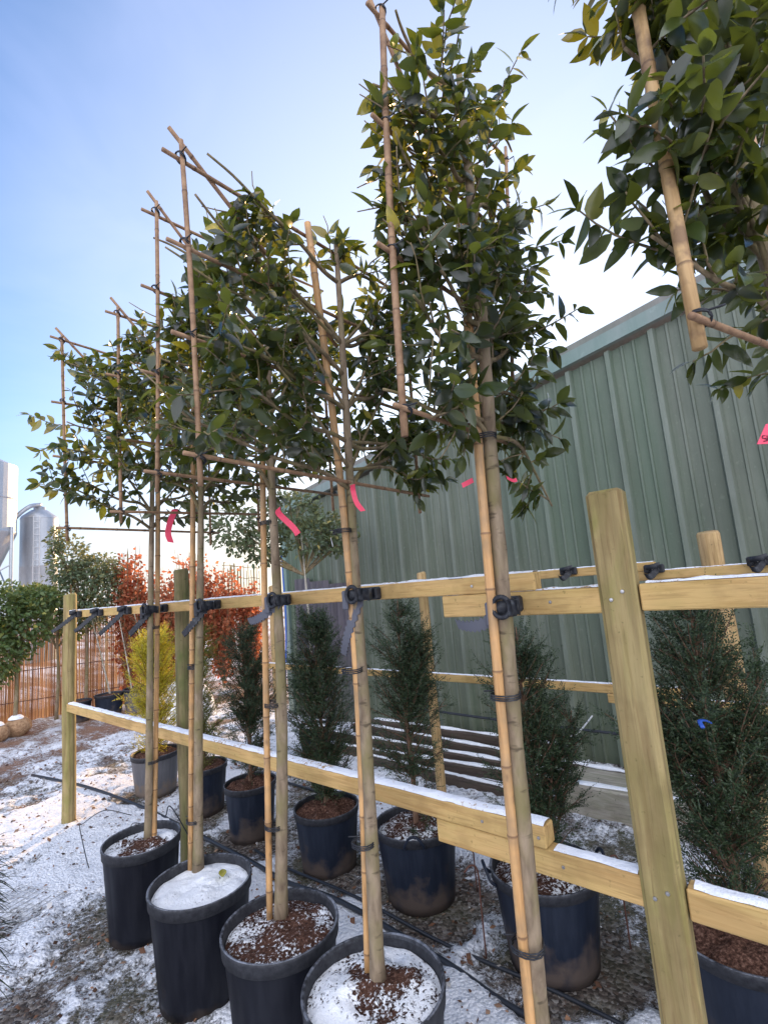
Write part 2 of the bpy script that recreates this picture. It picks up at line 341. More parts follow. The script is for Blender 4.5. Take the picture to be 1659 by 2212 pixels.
M['white'] = mat('white_plastic', (.8, .8, .8), .5, .4)[0]
M['blue'] = mat('blue_plastic', (.03, .10, .45), .5, .4)[0]
M['greymetal'] = mat('galvanised_wire', (.38, .39, .41), .5, .4)[0]
M['steel'] = mat('steel', (.45, .45, .46), .35, .5, .9)[0]
M['rust'] = mat('rusty_wire', (.12, .055, .04), .8, .3)[0]
M['hose'] = mat('black_hose', (.022, .026, .034), .4, .5)[0]

def cladding(name, col, streak, sc=1, metal=0, rough=.45):
    m, t, b = mat(name, rough=rough, spec=.4, metal=metal)
    g = noisetex(t, coords(t, (9, 9, .5)), 1.3*sc, 6, .2, .65); g2 = noisetex(t, coords(t, (2, 2, 1)), 1.5*sc, 5); g3 = noisetex(t, coords(t, (30, 30, 22)), 1, 4)
    c = mixc(t, rng_(t, g, .35, .7, 0, .8), col, streak); c = mixc(t, rng_(t, g2, .4, .68, 0, .5), c, tuple(x*.68 for x in col))
    c = mixc(t, rng_(t, g3, .58, .78, 0, .35), c, tuple(min(1, x*1.5) for x in streak))
    gb = noisetex(t, coords(t, (.9, .9, .25)), 1.0, 3, .5); c = mixc(t, rng_(t, gb, .5, .66, 0, .4), c, (col[0]*.66, col[1]*1.0, col[2]*.82))
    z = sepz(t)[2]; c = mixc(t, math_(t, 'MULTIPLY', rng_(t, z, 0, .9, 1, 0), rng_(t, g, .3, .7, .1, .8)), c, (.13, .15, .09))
    t.links.new(c, b.inputs['Base Color']); bump(t, b, g2, .15, .01); t.links.new(rng_(t, g3, .3, .7, rough-.08, rough+.2), b.inputs['Roughness']); return m
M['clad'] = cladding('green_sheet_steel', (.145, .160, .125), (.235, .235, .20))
M['cladrib'] = cladding('green_sheet_steel_skylit_ribs', (.098, .122, .090), (.165, .185, .148)); t = M['cladrib'].node_tree; b = t.nodes['Principled BSDF']
c = mixc(t, math_(t, 'MULTIPLY', attr(t), rng_(t, noisetex(t, coords(t, (6, 6, 1.2)), 1.5, 4), .3, .65, .05, .24)), b.inputs['Base Color'].links[0].from_socket, (.33, .36, .33)); t.links.new(c, b.inputs['Base Color'])  # sky highlight on ribs and swages, painted paler into the sheet colour
M['trim'] = cladding('grey_green_trim', (.17, .225, .215), (.24, .28, .27))
M['roofing'] = cladding('weathered_roof_sheet', (.17, .165, .15), (.24, .235, .22))
M['darksheet'] = cladding('dark_purple_sheet', (.065, .06, .075), (.13, .115, .14))
M['silo'] = cladding('galvanised_silo', (.36, .39, .43), (.50, .52, .55), .5, .5, .35)
M['reed'] = None
m, t, b = mat('reed', rough=.8, spec=.2); g = noisetex(t, coords(t, (60, 60, 1)), 1, 3)
c = ramp(t, attr(t), [(0, (.14, .06, .03)), (.5, (.33, .16, .07)), (1, (.58, .34, .16))]); t.links.new(c, b.inputs['Base Color']); M['reed'] = m
m, t, b = mat('hessian', rough=.9, spec=.1); g = noisetex(t, coords(t, (40, 40, 40)), 1, 4)
c = ramp(t, g, [(.3, (.24, .14, .08)), (.65, (.46, .30, .18))]); t.links.new(c, b.inputs['Base Color']); bump(t, b, g, .6, .01); M['hessian'] = m

# ------------------------------------------------------------ ground (one sheet, drawn out to the horizon)
def vnoise(x, y, sc, seed=0):
    x = x*sc+seed*17.3; y = y*sc-seed*9.1; xi = np.floor(x).astype(int); yi = np.floor(y).astype(int); fx = x-xi; fy = y-yi
    fx = fx*fx*(3-2*fx); fy = fy*fy*(3-2*fy)
    h = lambda a, b: np.modf(np.abs(np.sin(a*127.1+b*311.7+seed*74.7)*43758.5453))[0]
    return (h(xi, yi)*(1-fx)+h(xi+1, yi)*fx)*(1-fy)+(h(xi, yi+1)*(1-fx)+h(xi+1, yi+1)*fx)*fy
def fbm(x, y, sc, o=4, seed=0):
    r = 0; a = .5
    for i in range(o): r = r+a*vnoise(x, y, sc*2**i, seed+i); a *= .5
    return r/(1-.5**o)
def axis_steps(lo, hi, d, far_lo, far_hi):
    a = list(np.arange(lo, hi, d)); s = d; x = hi
    while x < far_hi: a.append(x); s *= 1.13; x += s
    a.append(far_hi); s = d; x = lo-d; pre = []
    while x > far_lo: pre.append(x); s *= 1.13; x -= s
    pre.append(far_lo); return np.array(pre[::-1]+a)
POTS = [(1.20, 2.81), (1.185, 2.207), (1.185, 1.655), (1.167, 1.188), (1.18, .62)]
YEWS = [(2.10, 4.62), (2.12, 3.86), (2.10, 3.20), (2.12, 2.45), (2.18, 1.82), (2.14, 1.10), (2.16, .40)]
def bare(x, y):
    r = 0*x
    for (a, b) in YEWS: r = np.maximum(r, np.clip(1.25-np.hypot((x-a)*.9+.05, y-b+.05)/.31, 0, 1))
    return r
def gheight(x, y):
    near = np.clip(1.6-np.hypot(x-1.5, y-3)/9, 0, 1)
    return ((fbm(x, y, 1.3, 3, 2)-.5)*.05+(fbm(x, y, 9, 4, 5)-.5)*.022+(fbm(x, y, 38, 3, 8)-.5)*.012)*near
gx = axis_steps(-.6, 4.4, .014, -250, 250); gy = axis_steps(.2, 6.4, .016, -250, 400)
GX, GY = np.meshgrid(gx, gy, indexing='ij'); gz = gheight(GX, GY)
SN = .05+fbm(GX, GY, 2.6, 4, 11)*.76+fbm(GX, GY, 7, 3, 21)*.35-.04
SN += .30*np.exp(-((GX-1.60)/.40)**2)*np.clip((5.2-GY)/.6, 0, 1) - .62*bare(GX, GY)                 # white band between the rows, bare soil round the yews
SN -= .03*np.clip((1.15-GX)/.5, 0, 1)*np.clip((4.2-GY)/.8, 0, 1)                    # trodden gravel on the path
SN += .14*np.clip((GY-3.3)/.6, 0, 1)*np.clip((6.2-GY)/.8, 0, 1)
SN -= .06*np.clip((GY-5.9)/1.0, 0, 1)                                               # bark litter further back
SN -= .03*np.clip((GX-2.7)/.4, 0, 1)
gz += np.clip(SN-.5+(fbm(GX, GY, 16, 3, 31)-.5)*.16, 0, .14)*.20
nX, nY = GX.shape; idx = np.arange(nX*nY).reshape(nX, nY)
quads = np.stack([idx[:-1, :-1], idx[1:, :-1], idx[1:, 1:], idx[:-1, 1:]], -1).reshape(-1, 4)
m, t, b = mat('snowy_gravel', rough=.9, spec=.15)
P = coords(t); f1 = noisetex(t, P, 55, 5, .2, .7); f2 = noisetex(t, P, 14, 4, .4, .6); f3 = noisetex(t, P, 160, 2)
vo = N(t, 'ShaderNodeTexVoronoi'); t.links.new(P, vo.inputs['Vector']); vo.inputs['Scale'].default_value = 70
sepv = N(t, 'ShaderNodeSeparateColor'); t.links.new(vo.outputs['Color'], sepv.inputs[0])
soil = ramp(t, sepv.outputs[0], [(0, (.04, .034, .030)), (.35, (.10, .080, .068)), (.6, (.17, .145, .125)), (.8, (.27, .25, .23)), (1, (.09, .055, .04))])
g0 = noisetex(t, P, 2.2, 4); soil = mixc(t, rng_(t, g0, .45, .65, 0, .5), soil, (.10, .115, .06))
yy = sepz(t)[1]; soil = mixc(t, rng_(t, yy, 5.6, 7.2, 0, .75), soil, (.30, .165, .11))
sn = math_(t, 'ADD', attr(t), math_(t, 'ADD', rng_(t, f1, .25, .75, -.19, .19), rng_(t, f2, .3, .7, -.13, .13)))
sn = math_(t, 'ADD', sn, rng_(t, f3, .3, .7, -.09, .09))
mask = rng_(t, sn, .41, .57)
sc_ = mixc(t, rng_(t, f1, .3, .7), (.66, .69, .76), (.86, .87, .90))
c = mixc(t, mask, soil, sc_); t.links.new(c, b.inputs['Base Color'])
hh = math_(t, 'ADD', math_(t, 'MULTIPLY', mask, .7), math_(t, 'ADD', f1, math_(t, 'MULTIPLY', vo.outputs['Distance'], -.8)))
bump(t, b, hh, .9, .012); M['ground'] = m
struct(fastmesh('ground', np.stack([GX, GY, gz], -1).reshape(-1, 3), quads, SN.ravel(), m))
def gh(x, y):
    i = int(np.clip(np.searchsorted(gx, x)-1, 0, len(gx)-2)); j = int(np.clip(np.searchsorted(gy, y)-1, 0, len(gy)-2))
    u = (x-gx[i])/(gx[i+1]-gx[i]); v = (y-gy[j])/(gy[j+1]-gy[j])
    return float((gz[i, j]*(1-u)+gz[i+1, j]*u)*(1-v)+(gz[i, j+1]*(1-u)+gz[i+1, j+1]*u)*v)

# litter: fallen leaves, clods and chips, too many to count
def litter():
    V = []; F = []; T = []; n = 0
    for i in range(4200):
        y = rng.uniform(.9, 7.5); x = rng.uniform(-.2, 2.9)
        k = rng.random(); s = rng.uniform(.005, .013) if k < .8 else rng.uniform(.014, .024)
        if y < 1.2 and x > 2.6: continue
        a = rng.uniform(0, 6.28); z = gh(x, y)+.004; d = np.array([math.cos(a), math.sin(a), rng.normal(0, .25)])*s; e = np.array([-math.sin(a), math.cos(a), rng.normal(0, .5)])*s*rng.uniform(.3, .75)
        p = np.array([x, y, z+abs(d[2])*.5]); up = np.array([0, 0, s*rng.uniform(.15, .6)])
        V += [p-d, p-e*.9+up*.3, p+d*.9, p+e+up*.2, p+up]; F += [(n, n+1, n+4), (n+1, n+2, n+4), (n+2, n+3, n+4), (n+3, n, n+4)]; T += [rng.random()]*5; n += 5
    m, t, b = mat('litter', rough=.9, spec=.2); c = ramp(t, attr(t), [(0, (.05, .03, .022)), (.4, (.15, .075, .045)), (.75, (.27, .15, .09)), (.9, (.30, .25, .2)), (1, (.75, .77, .8))]); t.links.new(c, b.inputs['Base Color'])
    o = fastmesh('ground_litter', np.array(V), np.array(F), np.array(T), m, smooth=False)
    o['kind'] = 'stuff'; tag(o, 'fallen brown leaves, bark chips and grit scattered over the snowy ground', 'litter')
litter()

# ------------------------------------------------------------ farm shed
def shed():
    X0 = 4.40; yc = 5.62; ye = -7.0
    zt = lambda y: 3.30+.165*(1.8-y) if y > -4 else 3.30+.165*5.8
    th = thing('farm_shed', 'big green corrugated steel shed with sloping roof edge behind the fences', 'shed', (X0, 0, 0))
    mb = MB(); prof = []     # (y, x offset): narrow raised ribs with two low swages between
    y = ye; pitch = .345; off = .07
    k0 = math.floor((ye-off)/pitch)
    for k in range(k0, int((yc-off)/pitch)+2):
        c = off+k*pitch
        for dy, dx in ((-.036, 0), (-.018, -.045), (.018, -.045), (.036, 0), (.125, 0), (.132, -.012), (.147, -.012), (.154, 0), (.218, 0), (.225, -.012), (.240, -.012), (.247, 0)):
            yy_ = c+dy
            if ye < yy_ < yc-.07: prof.append((yy_, dx))
    prof = [(ye, 0)]+prof+[(yc-.07, 0)]
    V = []; rows = 6
    for (yy_, dx) in prof:
        for r in range(rows): z = -.02+(zt(yy_)-.03+.02)*r/(rows-1); V.append((dx, yy_, z))
    F = [(i*rows+r, i*rows+r+1, (i+1)*rows+r+1, (i+1)*rows+r) for i in range(len(prof)-1) for r in range(rows-1)]
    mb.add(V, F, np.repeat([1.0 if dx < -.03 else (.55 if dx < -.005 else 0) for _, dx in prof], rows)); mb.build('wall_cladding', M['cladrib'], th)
    mb = MB()     # barge board: box along the slope
    def slope_box(mb, x0, x1, dz0, dz1, ya, yb):
        V = [(x, y_, zt(y_)+dz) for x in (x0, x1) for y_ in (ya, yb) for dz in (dz0, dz1)]
        mb.add(V, [(0, 1, 3, 2), (4, 6, 7, 5), (0, 4, 5, 1), (2, 3, 7, 6), (0, 2, 6, 4), (1, 5, 7, 3)])
    slope_box(mb, -.085, -.038, 0, .115, -4, yc+.04); slope_box(mb, -.092, -.0855, 0, .02, -4, yc+.04); mb.build('barge_board', M['trim'], th)
    mb = MB()
    V = []; n = 0
    slope_box(mb, -.02, 12, .12, .20, -4, yc+.12); mb.build('roof', M['roofing'], th)
    mb = MB(); mb.box((-.05, yc-.068, -.01), (.10, yc+.03, zt(yc)-.02), bev=.006); mb.build('corner_trim', M['trim'], th)
    mb = MB(); V = []
    ys = np.arange(.1, 11.9, .06)
    for i, x in enumerate(ys): V += [(x, yc+(.02 if i % 4 < 2 else -.01), 0), (x, yc+(.02 if i % 4 < 2 else -.01), zt(yc)+.1)]
    mb.add(V, [(2*i, 2*i+1, 2*i+3, 2*i+2) for i in range(len(ys)-1)]); mb.build('side_cladding', M['clad'], th)
shed()
# dark corrugated sheets stood against the shed
mb = MB(); V = []; ys = np.arange(4.36, 5.38, .0225)
for i, y in enumerate(ys):
    x = 4.31+.020*math.cos(i*1.15); V += [(x, y, .0), (x+.03, y, 1.66+.05*(int((y-4.36)/.34)))]
mb.add(V, [(2*i, 2*i+1, 2*i+3, 2*i+2) for i in range(len(ys)-1)])
tag(mb.build('corrugated_sheet', M['darksheet'], smooth=True), 'dark purple corrugated sheeting stood on end against the green shed', 'sheet')

# planks with snow, sleeper edging by the shed
for i, (x, y0, y1, z, h, lab) in enumerate((
        (4.13, 1.75, 3.9, .10, .085, 'snow-topped dark plank lying nearest the foot of the green shed'),
        (3.97, 1.2, 4.1, .04, .10, 'second snow-topped dark plank out from the green shed wall'),
        (3.80, 1.3, 4.2, .01, .10, 'middle snow-topped dark plank of the five in front of the shed'),
        (3.63, 1.5, 4.0, .0, .09, 'fourth snow-topped dark plank out from the green shed wall'),
        (3.46, 1.55, 3.4, -.01, .08, 'dark snow-topped plank lying farthest from the green shed'))):
    th = thing('plank', lab, 'plank', (x, (y0+y1)/2, z), (.02, -.05, .01, .075, -.04)[i], 'planks stacked beside the shed')
    L = (y1-y0)/2; mb = MB(); mb.box((-.055, -L, 0), (.055, L, h), bev=.006); mb.build('board', M['plank'], th)
    mb = MB(); ys = np.linspace(-L+.03, L-.03, 60)
    pts = [(rng.normal(0, .003), y, h+.003) for y in ys]; mb.tube(pts, np.clip(.024+.022*np.array([mnoise.noise((y*4, i*1.7, 0)) for y in ys]), .002, .05), 8, flat=.40); mb.build('snow', M['snow'], th, True)
th = thing('sleeper_edging', 'pale timber sleeper edging green with moss at the foot of the shed', 'edging', (3.55, .5, 0))
mb = MB(); mb.box((-.16, -1.9, -.02), (.17, 1.05, .20), bev=.012); mb.build('sleeper', M['sleeper'], th)
mb = MB(); ys = np.linspace(-1.8, .95, 60); mb.tube([(-.10+.02*math.sin(y*4), y, .196) for y in ys], .035+.02*np.array([mnoise.noise((y*4, 3, 0)) for y in ys]), 8, flat=.3); mb.build('snow', M['snow'], th, True)

# ------------------------------------------------------------ fences
def snow_strip(x0, x1, y0, y1, z, parent, thick=.012, gaps=()):
    thick *= .55
    ys = np.arange(y0+.004, y1-.004, .012); xs = np.linspace(x0, x1, 7); V = []
    for y in ys:
        for j, x in enumerate(xs):
            e = 1-abs(j-3)/3.0; h = thick*(.55+1.1*fbm(np.array(x*1.), np.array(y*1.), 24, 3, 3))*min(1, e*2.2+.12)
            w = .006*(float(fbm(np.array(x*1.+5), np.array(y*1.), 30, 2, 4))-.5)*2 if j in (0, 6) else 0
            V.append((x+w, y, z+max(h, .0015)))
    F = [(i*7+j, i*7+j+1, (i+1)*7+j+1, (i+1)*7+j) for i in range(len(ys)-1) for j in range(6)]
    mb = MB(); mb.add(V, F); return mb.build('snow', M['dust'], parent, True)
def rail(parent, x0, x1, y0, y1, z0, z1, snow=.012, matn='rail', end_seed=0):
    mb = MB(); n = max(2, int((y1-y0)/.35)); 
    mb.box((x0, y0, z0), (x1, y1, z1), bev=.0035)
    r = mb.build('rail', M[matn], parent)
    if snow: snow_strip(x0+.004, x1-.004, y0, y1, z1, r, snow)
    return r
def round_post(parent, x, y, r, z1, matn, lean=0, top=True):
    mb = MB(); zs = np.linspace(-.05, z1-.012, 14); pts = [(x+lean*(z-.8)+.003*math.sin(z*5), y, z) for z in zs]; rs = [r*(1+.02*math.sin(z*9+x)) for z in zs]
    pts.append((x+lean*(z1-.8), y, z1)); rs.append(r*.86); mb.tube(pts, rs, 20); return mb.build('post', M[matn], parent, True)
FX = 1.396
fence = thing('post_and_rail_fence', 'front timber post and rail fence with snow on its rails, pot-grown trees strapped to it', 'fence')
round_post(fence, FX+.03, 4.60, .047, 1.735, 'post', 0)
round_post(fence, FX+.165, 3.04, .045, 1.80, 'round', 0)
mb = MB(); mb.box((FX-.012, .368, -.05), (FX+.045, .462, 1.80), bev=.011); sq = mb.build('square_post', M['post'], fence)
rail(fence, FX, FX+.048, .64, 4.55, 1.545, 1.597)
rail(fence, FX, FX+.048, .46, .97, 1.475, 1.5435, .010); rail(fence, FX+.002, FX+.05, -1.6, .364, 1.478, 1.546, .012)
rail(fence, FX-.004, FX+.055, .70, 4.55, .835, .893, .014)
rail(fence, FX+.002, FX+.053, .46, 1.08, .762, .833, 0); rail(fence, FX+.006, FX+.055, -1.6, .364, .762, .833, .014)
snow_strip(FX+.008, FX+.05, .465, .69, .833, fence.children[-2], .008)
for (y, z) in ((.43, 1.51), (.40, 1.53), (.43, .80), (.40, .82)):
    mb = MB(); mb.lathe([(.0001, .003), (.0045, .0025), (.0055, 0)], 10); mb.v[-1] = mb.v[-1][:, [2, 0, 1]]*[-1, 1, 1]+[FX-.0125, y, z]; mb.build('screw', M['steel'], fence)
for (y, z) in ((.66, .80), (.90, .865), (.60, 1.51), (.85, 1.57), (.72, .862)):
    mb = MB(); mb.lathe([(.0001, .003), (.004, .0025), (.005, 0)], 10); mb.v[-1] = mb.v[-1][:, [2, 0, 1]]*[-1, 1, 1]+[FX-(.0045 if .83 < z < .9 else -.0015 if z < 1 else .0005), y, z]; mb.build('screw', M['steel'], fence)
BXX = 3.08
bf = thing('post_and_rail_fence', 'second timber post and rail fence behind the potted yews, before the green shed', 'fence')
for (y, z, r) in ((4.24, 1.68, .05), (2.36, 1.665, .036), (.44, 1.73, .055)): round_post(bf, BXX+.07, y, r, z, 'roundlight')
rail(bf, BXX-.02, BXX+.025, .70, 4.3, 1.548, 1.597, .01); rail(bf, BXX-.02, BXX+.025, -2.2, .95, 1.498, 1.547, .01)
rail(bf, BXX-.02, BXX+.025, .68, 4.6, .875, .925, .008); rail(bf, BXX-.02, BXX+.025, -2.2, 1.05, .822, .873, .008)

# ------------------------------------------------------------ pots
def make_pot(x, y, R, h, label, soil, mt, seed, group, mound=.01, wire=None, handles=False, tilt=0):
    th = thing('plant_pot', label, 'plant pot', (x, y, gh(x, y)-.004), seed*.7, group)
    Rb = R*.80; mb = MB(); t_ = .006
    # outer wall with shallow ribs, rolled rim
    n = 72; prof = []
    for s in np.linspace(0, 1, 9): prof.append((Rb+(R*.955-Rb)*s, h*.9*s))
    V = []; 
    for j, (r, z) in enumerate(prof):
        for k in range(n):
            a = 2*math.pi*k/n; rr = r*(1-(.012 if (k % 6 in (0, 1) and .05 < j/8 < .93) else 0)); V.append((rr*math.cos(a), rr*math.sin(a), z))
    F = [(i*n+k, i*n+(k+1) % n, (i+1)*n+(k+1) % n, (i+1)*n+k) for i in range(8) for k in range(n)]; F.append(tuple(range(n))[::-1]); mb.add(V, F)
    b_ = mb.build('body', mt, th, True)
    mb = MB(); e = .012
    rim = [(R*.955, h*.88), (R*.985, h*.885), (R*.99, h*.955), (R*1.005, h*.975), (R*1.0, h*.995), (R*.985, h), (R*.955, h*.993), (R*.945, h*.97), (R*.925, h*.86), (R*.885, h*.72)]
    mb.lathe(rim, 64, wob=.008); r_ = mb.build('rim', M['rimdust'], th, True)
    mb = MB(); rs = np.linspace(0.001, R*.925, 22); V = []; n = 56; zs = h*.90 if not handles else h*.86
    for r in rs:
        for k in range(n):
            a = 2*math.pi*k/n; x_, y_ = r*math.cos(a), r*math.sin(a)
            z = zs+mound*(1-(r/R)**2)*1.5+(float(fbm(np.array(x_+seed), np.array(y_), 18, 4, seed))-.5)*(.03+mound)*(1 if r < R*.88 else .4)
            V.append((x_, y_, z))
    F = [(i*n+k, i*n+(k+1) % n, (i+1)*n+(k+1) % n, (i+1)*n+k) for i in range(21) for k in range(n)]; mb.add(V, F); mb.build('compost', soil, th, True)
    if handles:
        for s in (-1, 1):
            mb = MB(); a0 = .25+seed
            pts = [((R*1.0+d)*math.cos(a0+da)*s, (R*1.0+d)*math.sin(a0+da)*s, h*z_) for da, d, z_ in ((-.22, .0, .9), (-.2, .022, .95), (-.1, .03, 1.06), (.0, .032, 1.09), (.1, .03, 1.06), (.2, .022, .95), (.22, 0, .9))]
            mb.tube(curve_pts(pts, 18), .007, 6); mb.build('handle', mt, th, True)
    return th
G1 = 'black pots of the trees along the front fence'; G2 = 'pots of the yews between the fences'
make_pot(*POTS[0], .185, .42, 'black pot farthest along the front row, snow over its compost', M['soilmost'], M['pot'], 1, G1)
make_pot(*POTS[1], .211, .42, 'black pot with smooth white snow and one yellow leaf on top', M['soilsnow'], M['pot'], 2, G1)
make_pot(*POTS[2], .205, .42, 'black pot whose brown compost is only dusted with snow', M['soilmix'], M['pot'], 3, G1)
make_pot(*POTS[3], .212, .42, 'black pot at the bottom edge with lumpy snow and bare soil round the trunk', M['soilmost'], M['pot'], 4, G1, .02)
for i, ((x, y), R, h, lab, soil) in enumerate(zip(YEWS, (.20, .18, .175, .195, .215, .225, .245), (.34, .34, .35, .34, .36, .36, .37),
        ('brown dusty pot of the golden yew', 'dusty pot beside the golden yew, behind the round post', 'dark pot of the slim yew near the mossy round post', 'blue black pot standing third from the shed corner with a bushy dark yew', 'dark pot below the front rail with an airy yew and wire hoop',
         'handled dark pot with bare soil and a curl of snow, right of the fifth trunk', 'large dark pot cut by the right edge holding the biggest yew'),
        (M['soil'], M['soil'], M['soil'], M['soil'], M['soilmix'], M['soilmix'], M['soil']))):
    make_pot(x, y, R, h, lab, soil, M['greypot'] if i < 1 else M['ypot'], 11+i, G2, .03, handles=i in (4, 5))
# the yellow leaf lying in pot two

# ------------------------------------------------------------ leaves
def leaf_arrays(pos, dr, nr, L, W, tint, fold=.25, curl=.2):
    n = len(pos); dr = nrm(dr); sd_ = nrm(np.cross(dr, nr)); up = nrm(np.cross(sd_, dr))
    ts = np.array([.12, .32, .58, .82]); ws = np.array([.55, .98, .92, .5])
    V = [pos]
    base = pos+dr*(L*.12)[:, None]
    V = [pos-up*0, ]
    cols = [pos[:, None, :]]
    rows = []
    for t_, w_ in zip(ts, ws):
        c_ = pos+dr*(L*t_)[:, None]-up*(L*curl*t_*t_)[:, None]
        e = sd_*(W*.5*w_)[:, None]; fu = up*(W*.5*w_*fold)[:, None]
        rows += [c_-e+fu, c_, c_+e+fu]
    tip = pos+dr*L[:, None]-up*(L*curl)[:, None]
    A = np.stack([pos]+rows+[tip], 1)      # n,14,3
    tri = [(0, 2, 1), (0, 3, 2)]
    for r in range(3):
        a = 1+3*r; b_ = a+3
        tri += [(a, a+1, b_+1), (a, b_+1, b_), (a+1, a+2, b_+2), (a+1, b_+2, b_+1)]
    tri += [(10, 11, 13), (11, 12, 13)]
    T = (np.array(tri)[None]+np.arange(n)[:, None, None]*14).reshape(-1, 3)
    return A.reshape(-1, 3), T, np.repeat(tint, 14)
def leaf_obj(name, pos, dr, nr, L, W, tint, mt, parent, loc=None, **k):
    V, T, c = leaf_arrays(np.array(pos), np.array(dr), np.array(nr), np.array(L), np.array(W), np.array(tint), **k)
    return fastmesh(name, V, T, c, mt, parent, True, loc)

def cane(parent, p0, p1, r, mt='cane', name='bamboo_cane', node=.17, seed=0, bow=.004, mid=None):
    p0 = np.array(p0, float); p1 = np.array(p1, float); L = np.linalg.norm(p1-p0); mb = MB()
    ts = [0]; rs = [r]; cs = [0]; d = .07+.1*random.random()
    while d < L-.03:
        for dd, rr, cc in ((-.010, 1, 0), (-.004, 1.13, .7), (0, 1.10, 1), (.005, 1.0, .2)): ts.append((d+dd)/L); rs.append(r*rr); cs.append(cc)
        d += node*random.uniform(.75, 1.3)
    ts.append(1); rs.append(r*.92); cs.append(0)
    bd = np.array([random.uniform(-1, 1), random.uniform(-1, 1), 0])*bow*L+(0 if mid is None else np.array(mid))
    pts = [p0+(p1-p0)*t_+bd*math.sin(t_*math.pi) for t_ in ts]
    mb.tube(pts, rs, 10, cs); return mb.build(name, M[mt], parent, True)
def tie(parent, p, axis, r, turns=3, name='cane_tie'):
    p = np.array(p, float); axis = nrm(axis); u = nrm(np.cross(axis, [0.3, .2, 1] if abs(axis[2]) < .9 else [1, 0, 0])); v_ = np.cross(axis, u)
    mb = MB(); pts = [p+(u*math.cos(a)+v_*math.sin(a))*r*(1+.06*math.sin(a*3))+axis*.0042*(a/6.283-turns/2)*1.3 for a in np.linspace(0, 6.283*turns, 14*turns)]
    pts.append(pts[-1]+u*.02+v_*.012); mb.tube(pts, .0021, 5); mb.build(name, M['rubber'], parent, True)

